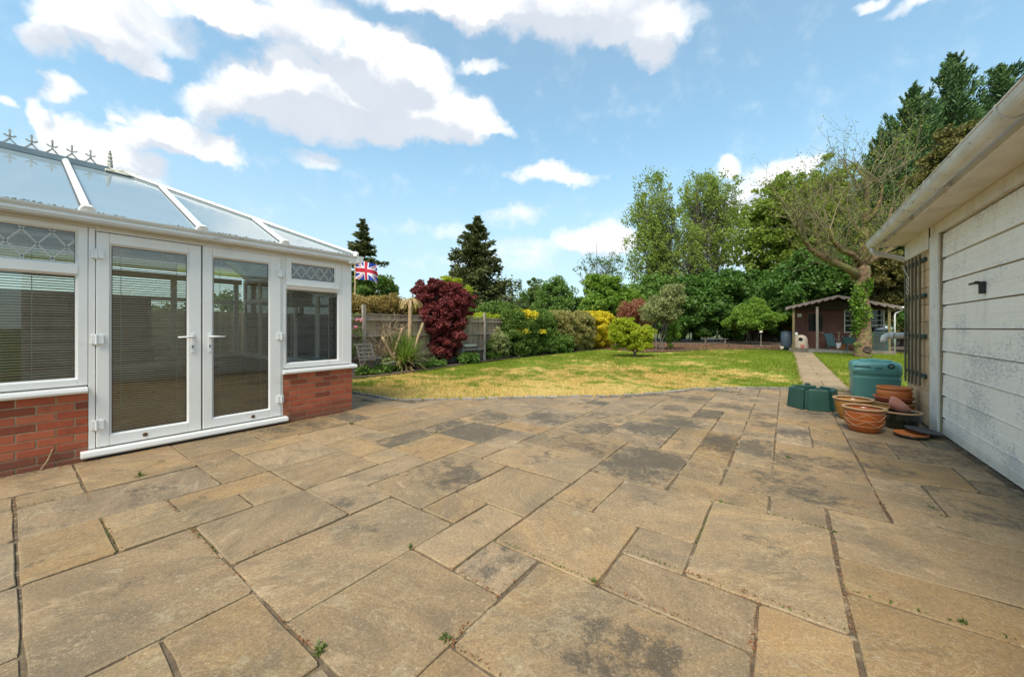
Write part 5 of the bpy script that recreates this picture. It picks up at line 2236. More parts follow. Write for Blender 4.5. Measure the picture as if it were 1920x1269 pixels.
# wheelbarrow
t = thing('wheelbarrow', 'grey wheelbarrow with a red wheel beside the tree trunk', 'wheelbarrow', (2.75, 24.9, 0))
m = MB()
vs = [(2.35, 24.7, .45), (2.95, 24.7, .45), (2.95, 25.15, .45), (2.35, 25.15, .45), (2.2, 24.6, .78), (3.15, 24.6, .72), (3.15, 25.25, .72), (2.2, 25.25, .78)]
m.add(vs, [(0, 3, 2, 1), (0, 1, 5, 4), (1, 2, 6, 5), (2, 3, 7, 6), (3, 0, 4, 7)])
m.build('tray', M['teal'], t)
m = MB()
for y in (24.75, 25.1):
    m.tube([(1.9, y, .72), (2.4, y, .42), (3.25, 24.92, .20)], .02, 6)
    m.tube([(2.45, y, .42), (2.42, y, .02)], .02, 6)
m.build('frame', M['grey_blue'], t)
m = MB()
m.tube([(3.05, 24.60, .235), (3.05, 24.68, .235)], .155, 18)
wh = m.build('wheel', M['red'], t)
m = MB()
pts = [(3.05 + .185 * math.cos(a), 24.64, .235 + .185 * math.sin(a)) for a in np.linspace(0, 2 * math.pi, 25)]
m.tube(pts, .045, 8, cap=False)
m.build('tyre', M['grey_plastic'], wh, smooth=True)
m = MB()
m.tube([(3.05, 24.60, .235), (3.05, 25.05, .235)], .015, 6)
m.build('axle', M['grey_blue'], t)
# things left of the shed
t = thing('water_butt', 'blue grey plastic water butt in the shade left of the shed', 'water butt', (.02, 26.3, 0))
m = MB()
m.lathe([(.001, .0), (.23, .0), (.25, .3), (.262, .5), (.25, .95), (.22, .98)], 18, (-.02, 26.4, .005))
m.build('body', M['grey_blue'], t, smooth=True)
m = MB()
m.lathe([(.235, .97), (.265, .98), (.265, 1.02), (.1, 1.05), (.001, 1.055)], 18, (-.02, 26.4, .005))
m.build('lid', M['grey_blue'], t, smooth=True)
m = MB()
m.lathe([(.001, 0), (.07, 0), (.10, .2), (.09, .2), (.06, .02), (.001, .02)], 12, (-.22, 26.0, .008))
tag(m.build('flower_pot', M['stone_white'], None, smooth=True), 'small pale pot at the foot of the blue grey water butt', 'plant pot')
t = thing('bird_feeder', 'thin pole with a pale top standing in the far bed', 'pole', (-1.32, 28.6, 0))
m = MB()
m.tube([(-1.32, 28.6, 0), (-1.32, 28.6, .95)], .02, 6)
m.build('pole', M['grey_wood'], t)
m = MB()
m.lathe([(.001, .92), (.09, .93), (.10, 1.0), (.06, 1.05), (.001, 1.06)], 10, (-1.32, 28.6, 0))
m.build('tray', M['cream'], t, smooth=True)
# low bench in the far bed
t = thing('bench', 'low mossy plank bench in the dark far shrubs', 'bench', (-4.4, 32.0, 0))
for y in (31.85, 32.05):
    m = MB()
    m.box(-5.2, -3.5, y - .08, y + .08, .40, .44)
    m.build('seat_plank', pmat('mossy_plank', (.13, .115, .085), (.09, .08, .055), 8, .9, .2), t)
for x in (-5.0, -3.7):
    m = MB()
    m.box(x - .05, x + .05, 31.8, 32.1, 0, .398)
    m.build('leg', pmat('mossy_plank', (.13, .115, .085), (.09, .08, .055), 8, .9, .2), t)

# ------------------------------------------------------------------ things in the left border
t = thing('bench', 'silvered wooden garden bench against the pale fence boards', 'bench', (-9.62, 10.45, 0))
for k in range(3):
    m = MB()
    m.box(-9.80 + k * .125, -9.69 + k * .125, 9.75, 11.1, .43, .455)
    m.build('seat_slat', M['grey_wood'], t)
for y in (9.78, 11.02):
    m = MB()
    m.box(-9.50, -9.43, y, y + .07, .0, .66)
    m.build('leg', M['grey_wood'], t)
    m = MB()
    m.box(-9.86, -9.80, y, y + .07, .0, .62)
    m.build('leg', M['grey_wood'], t)
    m = MB()
    m.bar((-9.84, y + .035, .66), (-9.42, y + .035, .68), .075, .04)
    m.build('armrest', M['grey_wood'], t)
m = MB()
m.box(-9.86, -9.81, 9.86, 11.01, .54, .63)
m.build('back_rail', M['cream'], t)
M['old_wood'] = pmat('dark_grey_wood', (.15, .135, .115), (.09, .08, .07), 8, .9, .3, 50)
t = thing('garden_chair', 'old grey slatted garden chair in the border beside the conservatory corner', 'chair', (-9.35, 6.0, 0))
for y in (5.78, 6.22):
    m = MB()
    m.bar((-9.62, y, .82), (-9.30, y, .05), .04, .035)
    m.build('back_leg', M['old_wood'], t)
    m = MB()
    m.bar((-9.10, y, .42), (-9.45, y, .0), .04, .035)
    m.build('front_leg', M['old_wood'], t)
for k in range(5):
    m = MB()
    f = k / 4
    m.bar((-9.60 + .20 * f, 5.74, .80 - .44 * f), (-9.60 + .20 * f, 6.26, .79 - .44 * f), .012, .055, up=(-.3, 0, .9))
    m.build('slat', M['old_wood'], t)
for k in range(3):
    m = MB()
    m.box(-9.38 + k * .10, -9.30 + k * .10, 5.75, 6.25, .385 + .01 * k, .405 + .01 * k)
    m.build('seat_slat', M['old_wood'], t)
t = thing('log_planter', 'round planter of upright log halves in the border', 'planter', (-9.42, 6.6, 0))
for k in range(16):
    a = 2 * math.pi * k / 16
    m = MB()
    m.tube([(-9.42 + .23 * math.cos(a), 6.6 + .23 * math.sin(a), -.02), (-9.42 + .23 * math.cos(a), 6.6 + .23 * math.sin(a), .27 + rr.uniform(-.02, .02))], .046, 8)
    m.build('log', M['grey_wood'], t)
m = MB()
m.lathe([(.001, .22), (.2, .22), (.2, .1)], 14, (-9.42, 6.6, 0))
m.build('earth', M['soil'], t)

# ------------------------------------------------------------------ flag beyond the boundary
FC = (-15.83, 9.46)
t = thing('flagpole', 'flagpole with a Union flag flying beyond the corner of the conservatory', 'flagpole', (FC[0], FC[1], 0))
m = MB()
m.tube([(FC[0], FC[1], 0), (FC[0], FC[1], 4.5)], [.04, .028], 8)
m.build('pole', M['palm_trunk'], t, smooth=True)


def union(u, v):
    """0 blue, 1 white, 2 red; u 0..60 along the fly, v 0..30 up"""
    if abs(v - 15) < 3 or abs(u - 30) < 3:
        return 2
    if abs(v - 15) < 5 or abs(u - 30) < 5:
        return 1
    best = 0
    for sg in (1, -1):
        # signed distance from the diagonal
        d = ((u - 30) * 30 * sg - (v - 15) * 60) / math.hypot(30, 60)
        ad = abs(d)
        if ad < 3.0:
            best = max(best, 1)
        hoist = u < 30
        # counterchanged red saltire
        if sg == 1:
            ok = (0 < d < 2.0) if hoist else (-2.0 < d < 0)
        else:
            ok = (0 < d < 2.0) if hoist else (-2.0 < d < 0)
        if ok:
            best = 2
    return best


nu, nv = 90, 46
fl, fh = 1.42, .86
V, F, MI = [], [], []
dirf = Vector((.72, .69, 0))
nrm = Vector((-.69, .72, 0))
for j in range(nv + 1):
    for i in range(nu + 1):
        u, v = i / nu, j / nv
        wave = .24 * math.sin(u * 7.0 + v * 2.2) * u ** .6
        along = fl * u * (.70 + .06 * math.cos(u * 9))
        z = 3.47 + fh * v - .20 * u * u + .10 * math.sin(u * 7 + 1) * (v - .4) * u + (.10 * (1 - v) * max(0, u - .6))
        p = Vector((FC[0] + .035, FC[1], 0)) + dirf * along + nrm * wave
        V.append((p.x, p.y, z))
for j in range(nv):
    for i in range(nu):
        a = j * (nu + 1) + i
        F.append((a, a + 1, a + nu + 2, a + nu + 1))
        MI.append(union((i + .5) / nu * 60, (j + .5) / nv * 30))
fm = [pmat('flag_blue', (.008, .035, .24), (.010, .045, .28), 4, .7, 0), pmat('flag_white', (.78, .78, .80), (.72, .72, .75), 4, .7, 0), pmat('flag_red', (.52, .015, .035), (.48, .015, .03), 4, .7, 0)]
fast_mesh('flag', V, F, fm, (FC[0], FC[1], 3.5), t, MI, smooth=True)
# ------------------------------------------------------------------ vegetation
FW = Vector((-math.sin(YAW), math.cos(YAW), 0))
RT = Vector((math.cos(YAW), math.sin(YAW), 0))


def spot(px, depth, py=None):
    u = (px - 960) / 700.0
    p = FW * depth + RT * (u * depth)
    z = 0 if py is None else CAM_H + (614 - py) / 700.0 * depth
    return np.array((p.x, p.y, z))


def unit(v):
    return v / np.maximum(np.linalg.norm(v, axis=-1, keepdims=True), 1e-9)


def leaf_quads(P, L, Wd, r, axis=None, spread=1.0, flat=0.0):
    """diamond leaves at P; axis (n,3) preferred long direction; flat 0..1 pulls the blades level"""
    n = len(P)
    a = unit(r.normal(size=(n, 3)))
    if axis is not None:
        a = unit(axis + a * spread)
    b = unit(np.cross(a, r.normal(size=(n, 3))))
    if flat:
        up = np.array((0, 0, 1.0))
        bb = unit(np.cross(a, up) + 1e-6)
        b = unit(b * (1 - flat) + bb * flat)
    s = r.uniform(.42, 1.0, (n, 1)) ** .8 * 1.35
    la, lb = a * (L / 2) * s, b * (Wd / 2) * s
    V = np.empty((n, 4, 3))
    V[:, 0] = P - la
    V[:, 1] = P + lb - la * .1
    V[:, 2] = P + la
    V[:, 3] = P - lb - la * .1
    return V.reshape(-1, 3)


def sticks(segs):
    """segs: list of (p0, p1, r0, r1) -> vertices, quads of four sided limbs"""
    n = len(segs)
    p0 = np.array([s[0] for s in segs], float)
    p1 = np.array([s[1] for s in segs], float)
    r0 = np.array([s[2] for s in segs], float)[:, None]
    r1 = np.array([s[3] for s in segs], float)[:, None]
    d = unit(p1 - p0)
    ref = np.where(np.abs(d[:, 2:3]) > .9, np.array([[1., 0, 0]]), np.array([[0, 0, 1.]]))
    x = unit(np.cross(d, ref))
    y = np.cross(d, x)
    K = 5
    V = np.empty((n, 2 * K, 3))
    for k in range(K):
        a = 2 * math.pi * k / K
        o = x * math.cos(a) + y * math.sin(a)
        V[:, k] = p0 + o * r0 - d * r0 * .25
        V[:, K + k] = p1 + o * r1
    F = []
    for k in range(K):
        k2 = (k + 1) % K
        F.append(np.stack([np.arange(n) * 2 * K + i for i in (k, k2, K + k2, K + k)], 1))
    return V.reshape(-1, 3), np.concatenate(F)


def in_clumps(C, Rd, per, r, squash=(1, 1, .75)):
    """points scattered in clumps: C (m,3) centres, Rd (m,) radii"""
    m = len(C)
    k = np.maximum(1, (per * r.uniform(.6, 1.4, m)).astype(int))
    idx = np.repeat(np.arange(m), k)
    d = unit(r.normal(size=(len(idx), 3))) * (r.random((len(idx), 1)) ** .45)
    return C[idx] + d * Rd[idx, None] * np.array(squash), idx


def blob_centres(c, rad, n, r, hollow=.5, lob=.22, low=-1.0, box=0.0):
    d = unit(r.normal(size=(n * 2, 3)))
    d = d * (1 - box) + d / np.abs(d).max(1, keepdims=True) * box * .92
    d = d[d[:, 2] > low][:n]
    az = np.arctan2(d[:, 1], d[:, 0])
    ph = r.uniform(0, 6.28, 4)
    lobe = 1 + lob * (np.sin(az * 3 + ph[0]) * .5 + np.sin(az * 5 + ph[1] + d[:, 2] * 3) * .5 + np.sin(d[:, 2] * 6 + ph[2]) * .4)
    f = (hollow + (1 - hollow) * r.random(len(d)) ** .6) * lobe
    return np.asarray(c) + d * f[:, None] * np.asarray(rad)


def limbs_to(base, top, ends, r, r0, sag=.12, jit=.08):
    """a stem from base to top and boughs leaving it for each end"""
    segs = []
    base, top = np.asarray(base, float), np.asarray(top, float)
    n = 7
    bend = r.normal(0, .03, (n + 1, 3)) * np.linalg.norm(top - base)
    bend[0] = bend[-1] = 0
    st = [base + (top - base) * (k / n) + bend[k] * np.array((1, 1, .2)) for k in range(n + 1)]
    for k in range(n):
        segs.append((st[k], st[k + 1], r0 * (1 - .8 * k / n), r0 * (1 - .8 * (k + 1) / n)))
    for e in ends:
        h = np.clip((e[2] - base[2]) / max(top[2] - base[2], .1) - r.uniform(.12, .35), .12, .95)
        i = int(h * n)
        p = st[i] + (st[min(i + 1, n)] - st[i]) * (h * n - i)
        ra = r0 * (1 - .8 * h) * .45
        q = p
        for k in range(1, 5):
            f = k / 4
            w = p + (e - p) * f + np.array((0, 0, math.sin(f * math.pi) * sag * np.linalg.norm(e - p))) + r.normal(0, jit, 3) * np.linalg.norm(e - p) * (.5 if k < 4 else 0)
            segs.append((q, w, ra * (1 - .8 * (k - 1) / 4), ra * (1 - .8 * f)))
            q = w
    return segs


def broadleaf(name, label, cat, base, blobs, mat, bark, per, L, Wd, seed, nclump=60, rcl=.5, stems=None, r0=.15, group=None, axis=None, spread=1.0, flat=.25,
              hollow=.45, lob=.22, squash=(1, 1, .75), low=-1.0, parts=('crown', 'trunk'), bough_share=.35, box=0.0):
    """blobs: list of (centre, radii, share of clumps). One thing: crown and trunk"""
    r = np.random.default_rng(seed)
    base = np.asarray(base, float)
    t = thing(name, label, cat, tuple(base), group)
    Cs = []
    for c, rad, sh in blobs:
        Cs.append(blob_centres(c, rad, max(3, int(nclump * sh)), r, hollow, lob, low, box))
    C = np.concatenate(Cs)
    C[:, 2] = np.maximum(C[:, 2], base[2] + rcl * .4)
    Rd = rcl * r.uniform(.55, 1.35, len(C))
    P, idx = in_clumps(C, Rd, per, r, squash)
    P[:, 2] = np.maximum(P[:, 2], base[2] + .02)
    ax = None
    if axis is not None:
        ax = np.tile(np.asarray(axis, float), (len(P), 1))
    V = leaf_quads(P, L, Wd, r, ax, spread, flat)
    fast_mesh(parts[0], V, np.arange(len(V)).reshape(-1, 4), mat, tuple(base), t)
    segs = []
    stems = stems or [(base, blobs[0][0])]
    for k, (b, tp) in enumerate(stems):
        ends = C[k::len(stems)]
        ends = ends[:max(2, int(len(ends) * bough_share))]
        segs += limbs_to(b, tp, ends, r, r0 * r.uniform(.8, 1.15))
    v, f = sticks(segs)
    fast_mesh(parts[1], v, f, bark, tuple(base), t, smooth=True)
    return t


def conifer(name, label, base, H, prof, mat, bark, seed, nb=260, whorl=.0, elev=lambda h: -.1, L=.35, Wd=.10, per=70, side=.22, lean=(0, 0), group=None, hmin=.05, up=.0, wind=(0, 0, 0), r0=.22):
    r = np.random.default_rng(seed)
    base = np.asarray(base, float)
    t = thing(name, label, 'conifer', tuple(base), group)
    Ps, As, segs = [], [], []
    for k in range(nb):
        h = hmin + (1 - hmin) * r.random() ** .85
        if whorl:
            h = min(.995, round(h * H / whorl) * whorl / H + r.normal(0, .24) * whorl / H)
        az = r.uniform(0, 2 * math.pi)
        Lb = prof(h) * r.uniform(.55, 1.18) * (1 + .22 * math.sin(az * 3 + h * 9 + seed) + .14 * math.sin(az * 5 - h * 15))
        e = elev(h) + r.normal(0, .10)
        d = np.array((math.cos(az) * math.cos(e), math.sin(az) * math.cos(e), math.sin(e)))
        o = base + np.array((lean[0] * h, lean[1] * h, H * h))
        n = max(6, int(per * (.25 + Lb / max(prof(.15), .1))))
        f = r.random(n) ** .75
        s = np.array((-math.sin(az), math.cos(az), 0))
        lat = r.normal(0, side, n) * Lb * (1.05 - f) ** .7
        ver = r.normal(0, .055, n) * Lb
        P = o + d * (f * Lb)[:, None] + s * lat[:, None] + np.array((0, 0, 1.0)) * (ver - .12 * Lb * f * f + up * Lb * f * f)[:, None] + np.asarray(wind) * (f * Lb)[:, None] * .3
        A = d + s * (np.sign(lat) * .7)[:, None] + np.asarray(wind)
        Ps.append(P)
        As.append(A)
        segs.append((o, o + d * Lb * .8, .035 * (1.1 - h) + .012, .006))
    P, A = np.concatenate(Ps), np.concatenate(As)
    P[:, 2] = np.maximum(P[:, 2], base[2] + .1)
    V = leaf_quads(P, L, Wd, r, unit(A), .55, .35)
    fast_mesh('crown', V, np.arange(len(V)).reshape(-1, 4), mat, tuple(base), t)
    n = 8
    for k in range(n):
        a, b = k / n, (k + 1) / n
        segs.append((base + np.array((lean[0] * a, lean[1] * a, H * a)), base + np.array((lean[0] * b, lean[1] * b, H * b * .995)), r0 * (1 - a) + .02, r0 * (1 - b) + .02))
    v, f = sticks(segs)
    fast_mesh('trunk', v, f, bark, tuple(base), t, smooth=True)
    return t


LM = {
    'birch': leaf_mat('birch_leaf', (.105, .16, .024), (.23, .28, .065), .42, cscale=.5),
    'syc': leaf_mat('sycamore_leaf', (.085, .14, .018), (.20, .25, .045), .4, cscale=.5),
    'laurel': leaf_mat('laurel_leaf', (.026, .070, .012), (.085, .155, .030), .3, .4, cscale=.8),
    'mid': leaf_mat('shrub_leaf', (.055, .12, .020), (.13, .20, .045), .35, cscale=1.5),
    'bright': leaf_mat('bright_shrub_leaf', (.075, .155, .015), (.17, .25, .04), .38, cscale=1.2),
    'golden': leaf_mat('golden_leaf', (.15, .205, .010), (.34, .36, .030), .40, cscale=2.0),
    'yellow': leaf_mat('yellow_variegated_leaf', (.30, .26, .012), (.56, .45, .03), .35, cscale=2.0),
    'hedge': leaf_mat('hedge_leaf', (.045, .092, .015), (.105, .155, .030), .3, cscale=1.5),
    'olive': leaf_mat('olive_hedge_leaf', (.135, .135, .035), (.27, .235, .085), .3, cscale=2.0),
    'purple': leaf_mat('purple_maple_leaf', (.060, .014, .016), (.20, .044, .044), .35, cscale=1.6),
    'spruce': leaf_mat('spruce_needle', (.030, .048, .016), (.105, .110, .038), .12, cscale=.8),
    'leyland': leaf_mat('cypress_spray', (.018, .046, .016), (.070, .125, .035), .12, cscale=.6),
    'tawny': leaf_mat('tawny_foliage', (.13, .105, .03), (.26, .18, .06), .3, cscale=1.0),
    'khaki': leaf_mat('khaki_foliage', (.050, .052, .014), (.135, .115, .030), .2, cscale=1.0),
    'redbrown': leaf_mat('red_brown_leaf', (.15, .055, .035), (.25, .11, .06), .35, cscale=1.5),
    'grey': leaf_mat('grey_green_leaf', (.11, .135, .045), (.24, .25, .11), .35, cscale=1.5),
    'ivy': leaf_mat('ivy_leaf', (.035, .085, .012), (.13, .20, .025), .3, .35, cscale=3),
    'spring': leaf_mat('fresh_spring_leaf', (.115, .15, .022), (.22, .25, .045), .4, cscale=1),
    'far': leaf_mat('distant_leaf', (.045, .085, .018), (.105, .15, .035), .3, cscale=.3),
    'blade': leaf_mat('strap_leaf', (.060, .115, .018), (.19, .25, .055), .3, cscale=3),
    'strawblade': leaf_mat('dead_strap_leaf', (.24, .17, .07), (.36, .27, .13), .25, cscale=3),
    'pink': leaf_mat('pink_petal', (.55, .18, .26), (.68, .34, .40), .3, cscale=9),
}


def ell(px, py, depth, rx_px, ry_px, rdepth=None, share=1.0):
    """a crown lobe of the size it has there, centred at depth"""
    c = spot(px, depth, py)
    rx, rz = rx_px / 700 * depth, ry_px / 700 * depth
    rd = rdepth if rdepth is not None else rx
    # radii are given along world axes: near enough round in plan
    rr_ = (rx + rd) / 2
    return (c, (rr_, rr_, rz), share)


B = M['bark_grey']
# --- conifers in the gardens on the left
conifer('conifer', 'dark conifer with a thin tip behind the flag and conservatory corner', spot(680, 32), 10.5,
        lambda h: 4.3 * (1 - h) ** .85 * (.6 + .4 * (1 - h)) + .14, LM['spruce'], M['bark_dark'], 31, nb=230, whorl=.75, elev=lambda h: -.05 + .35 * h, L=.34, Wd=.12, per=120, side=.28)
broadleaf('shrub', 'green bushy shrub below the dark conifer beyond the fence', 'shrub', spot(703, 24), [ell(705, 548, 24, 42, 30, 1.2, 1)], LM['hedge'], B, 240, .15, .09, 32, nclump=60, rcl=.38, r0=.06)
conifer('conifer', 'tall lone spruce with tiered brownish branches beyond the pale fence', spot(895, 45), 14.6,
        lambda h: 6.2 * (1 - h) ** .86 + .14, LM['spruce'], M['bark_dark'], 33, nb=330, whorl=1.0, elev=lambda h: -.16 + .45 * h, L=.44, Wd=.17, per=170, side=.26, up=.10)

# --- thin loose tree and the greenery over the hedge
broadleaf('tree', 'thin nearly bare tree rising over the green trees behind the hedge', 'tree', spot(1125, 50), [ell(1120, 510, 50, 42, 36, 2.2, 1), ell(1150, 500, 50, 25, 28, 1.6, .5)], LM['far'], B, 26, .22, .13, 35,
          nclump=60, rcl=.65, stems=[(spot(1122, 50), spot(1118, 50, 455)), (spot(1135, 50), spot(1150, 50, 470)), (spot(1115, 50), spot(1092, 50, 490))], r0=.12, bough_share=1.0)
broadleaf('tree', 'rounded mid green tree over the clipped hedge', 'tree', spot(1050, 48), [ell(1050, 572, 48, 45, 50, 2.6, 1)], LM['mid'], B, 170, .26, .16, 36, nclump=110, rcl=.7, r0=.15)
broadleaf('tree', 'small dark tree standing alone on the skyline right of the spruce', 'tree', spot(1003, 70), [ell(1003, 545, 70, 14, 22, 1.3, 1)], LM['far'], B, 90, .30, .20, 37, nclump=40, rcl=.7, r0=.12)
broadleaf('tree', 'low green trees between the spruce and the rounded mid green tree', 'tree', spot(985, 62), [ell(980, 580, 62, 34, 30, 2.5, .7), ell(1015, 572, 62, 26, 26, 2.3, .5)], LM['far'], B, 150, .30, .2, 38, nclump=90, rcl=.8, r0=.15)
broadleaf('tree', 'fresh green tree between the hedge end and the tall birches', 'tree', spot(1135, 30), [ell(1130, 560, 30, 34, 46, 1.5, 1), ell(1165, 575, 30, 26, 40, 1.2, .6)], LM['bright'], B, 150, .20, .13, 39, nclump=110, rcl=.45, r0=.10)
broadleaf('tree', 'lime green tree tucked behind the purple maple', 'tree', spot(845, 24), [ell(842, 548, 24, 32, 26, 1.0, 1)], LM['golden'], B, 160, .17, .11, 40, nclump=60, rcl=.4, r0=.08)

# --- the tall birches
r = np.random.default_rng(50)
wind = RT * .55 + Vector((0, 0, .35))


def birch(label, base_px, depth, lobes, seed, stems):
    return broadleaf('birch_tree', label, 'tree', spot(base_px, depth), lobes, LM['birch'], B, 27, .23, .115, seed, nclump=260, rcl=.50, group=None,
                     axis=(wind.x, wind.y, -.55), spread=.75, flat=.15, squash=(.9, .9, 1.25), hollow=.25, lob=.30, r0=.13, stems=stems, bough_share=.8)


birch('left of the two tall airy birches, wind swept above the shrubs', 1250, 36,
      [ell(1225, 400, 36, 42, 76, 2.2, .9), ell(1255, 470, 36, 52, 84, 2.6, 1), ell(1208, 480, 36, 34, 80, 1.9, .6)], 51,
      [(spot(1245, 36), spot(1232, 36, 350)), (spot(1262, 36), spot(1262, 36, 390)), (spot(1240, 36), spot(1200, 36, 420))])
birch('right of the two tall airy birches, the taller one', 1305, 37,
      [ell(1322, 376, 37, 46, 62, 2.5, .9), ell(1320, 455, 37, 52, 84, 2.7, 1), ell(1365, 420, 37, 26, 70, 1.7, .6)], 52,
      [(spot(1305, 37), spot(1315, 37, 325)), (spot(1312, 37), spot(1350, 37, 350)), (spot(1300, 37), spot(1292, 37, 380))])
# --- sycamore behind the bare tree
broadleaf('sycamore_tree', 'broad green tree filling the gap behind the bare pollarded tree', 'tree', spot(1500, 40), [ell(1480, 400, 40, 74, 70, 3.6, 1), ell(1560, 400, 40, 70, 84, 3.6, 1), ell(1435, 455, 40, 52, 80, 3, .8), ell(1540, 470, 40, 90, 56, 3.6, .8), ell(1625, 430, 40, 50, 80, 3, .6)],
          LM['syc'], B, 34, .32, .23, 53, nclump=380, rcl=.70, stems=[(spot(1500, 40), spot(1480, 40, 350)), (spot(1520, 40), spot(1560, 40, 340))], r0=.28, bough_share=.5, hollow=.3, lob=.3)
# --- big cypresses on the right
for k, (px, dep, top, rad, lab) in enumerate(((1640, 33, 262, 2.6, 'shortest and leftmost of the big dark cypresses behind the garage'), (1690, 35, 172, 3.2, 'second big dark cypress from the left, broad topped'),
                                              (1762, 36, 108, 3.2, 'tallest big dark cypress with a feathery leaning tip'), (1858, 37, 128, 3.6, 'rightmost big dark cypress, above the garage gutter'))):
    H = float(spot(px, dep, top)[2])
    conifer('cypress_tree', lab, spot(px, dep), H, lambda h, q=rad: 1.3 * q * (1 - h ** 3.2) ** .8 * (.55 + .45 * min(1, h * 3)) + .25 + .35 * (1 - h), LM['leyland'], M['bark_dark'], 60 + k, nb=400,
            elev=lambda h: .30 + .80 * h, L=.44, Wd=.11, per=105, side=.13, lean=tuple((RT * 1.1)[:2]), wind=tuple(RT * .45 + Vector((0, 0, .25))), group='big dark cypresses', hmin=.12, up=.12, r0=.3)
broadleaf('tree', 'olive brown tree in front of the cypresses, right over the gutter', 'tree', spot(1800, 24), [ell(1800, 290, 24, 46, 50, 1.8, 1), ell(1775, 370, 24, 60, 60, 2, 1)], LM['khaki'], B, 150, .2, .10, 66, nclump=150, rcl=.5, r0=.14)
broadleaf('shrub', 'dark green laurel screen behind the shed roof', 'shrub', spot(1570, 30), [ell(1530, 520, 30, 60, 44, 2.2, 1), ell(1610, 530, 30, 60, 44, 2.2, 1), ell(1480, 550, 30, 40, 40, 2.0, .6)], LM['laurel'], M['bark_dark'], 200, .26, .15, 67, nclump=190, rcl=.65, r0=.12)
broadleaf('shrub', 'yellow tinged evergreen between the shed and the garage trellis', 'shrub', spot(1690, 25), [ell(1690, 560, 25, 34, 70, 1.4, 1), ell(1665, 510, 25, 40, 40, 1.6, .6)], LM['khaki'], M['bark_dark'], 170, .19, .10, 68, nclump=130, rcl=.5, r0=.1)
broadleaf('shrub', 'tall dark evergreen behind the right end of the shed', 'shrub', spot(1660, 31), [ell(1660, 520, 31, 60, 80, 2.4, 1)], LM['leyland'], M['bark_dark'], 260, .24, .13, 69, nclump=130, rcl=.75, r0=.12)

for k, (c, rad, lab) in enumerate((((6.6, 27.5, 0), (1.7, 1.5, 1.7), 'dense evergreen hedge shrub right of the shed downpipe'), ((9.6, 27.0, 0), (1.8, 1.5, 1.8), 'dense evergreen hedge shrub behind the garage corner'),
                                   ((12.8, 26.5, 0), (1.9, 1.5, 1.8), 'dense evergreen hedge shrub furthest behind the garage'))):
    broadleaf('hedge_shrub', lab, 'hedge', c, [((c[0], c[1], rad[2] * .85), rad, 1)], LM['laurel'], M['bark_dark'], 210, .2, .12, 190 + k, nclump=110, rcl=.5, r0=.05, hollow=.6, lob=.1, box=.4)
# --- dark shrubs along the end of the garden
specs = [(1290, 33, 582, 48, 56, 'laurel', 'first dark laurel from the left, below the birches'), (1355, 34, 570, 56, 66, 'laurel', 'tallest of the dark laurels, behind the low bench'),
         (1430, 34, 570, 56, 66, 'laurel', 'dark laurel behind the round bright shrub'), (1225, 34, 575, 46, 56, 'mid', 'mid green shrub under the left birch'), (1480, 33, 570, 44, 50, 'laurel', 'dark laurel beside the left end of the shed')]
for k, (px, dep, py, rx, ry, mt, lab) in enumerate(specs):
    bs = [(spot(px + dx, dep), spot(px + dx * 2.1, dep, py)) for dx in (-14, -6, 1, 8, 15)]
    broadleaf('laurel' if mt == 'laurel' else 'shrub', lab, 'shrub', spot(px, dep), [ell(px, py, dep, rx, ry, 2.2, 1)], LM[mt], M['bark_grey'], 230, .25, .15, 70 + k, nclump=150, rcl=.62, stems=bs, r0=.055, low=-.55,
              group='dark shrubs along the end of the garden')
for k, (px, py, rx, lab) in enumerate(((1268, 612, 24, 'low shady undergrowth left of the low bench'), (1318, 608, 26, 'low shady undergrowth behind the low bench'), (1372, 610, 26, 'low shady undergrowth behind the round bright shrub'),
                                       (1462, 606, 22, 'low shady undergrowth beside the blue grey water butt'))):
    broadleaf('shrub', lab, 'shrub', spot(px, 32.6), [ell(px, py, 32.6, rx, 26, .8, 1)], LM['laurel'], M['bark_dark'], 200, .2, .12, 170 + k, nclump=60, rcl=.45, r0=.03, group='shady undergrowth in the far bed')
broadleaf('shrub', 'round bright green shrub on stems, left of the shed', 'shrub', spot(1412, 28.5), [ell(1412, 600, 28.5, 44, 30, 1.5, 1)], LM['bright'], M['bark_grey'], 260, .17, .10, 76, nclump=120, rcl=.42,
          stems=[(spot(1412 + d, 28.5), spot(1412 + d * 2, 28.5, 590)) for d in (-10, -4, 3, 9)], r0=.04, low=-.5)
broadleaf('shrub', 'grey green leggy shrub at the corner of the far bed', 'shrub', spot(1240, 21), [ell(1238, 590, 21, 34, 34, .9, 1), ell(1260, 560, 21, 20, 26, .6, .4)], LM['grey'], M['bark_grey'], 80, .12, .06, 77, nclump=130, rcl=.28,
          stems=[(spot(1230, 21), spot(1225, 21, 570)), (spot(1238, 21), spot(1245, 21, 560)), (spot(1243, 21), spot(1262, 21, 545))], r0=.04, low=-.4, bough_share=.6)
broadleaf('shrub', 'small bright green sapling at the foot of the grey green shrub', 'shrub', spot(1262, 21.5), [ell(1262, 630, 21.5, 14, 16, .4, 1)], LM['bright'], M['bark_grey'], 60, .12, .07, 78, nclump=24, rcl=.2, r0=.015)
broadleaf('shrub', 'reddish brown shrub behind the golden bush', 'shrub', spot(1192, 24), [ell(1190, 592, 24, 30, 32, 1.0, 1)], LM['redbrown'], M['bark_grey'], 65, .13, .075, 79, nclump=110, rcl=.36, r0=.05)
broadleaf('shrub', 'rounded golden green bush standing alone on the lawn', 'shrub', spot(1185, 16.5), [ell(1172, 626, 16.5, 28, 28, .70, 1), ell(1198, 634, 16.5, 22, 22, .55, .7)], LM['golden'], M['bark_grey'], 170, .085, .042, 80, nclump=170, rcl=.17, r0=.035, hollow=.4,
          stems=[(spot(1188, 16.5), spot(1180, 16.5, 625)), (spot(1190, 16.5), spot(1200, 16.5, 632))], lob=.28)

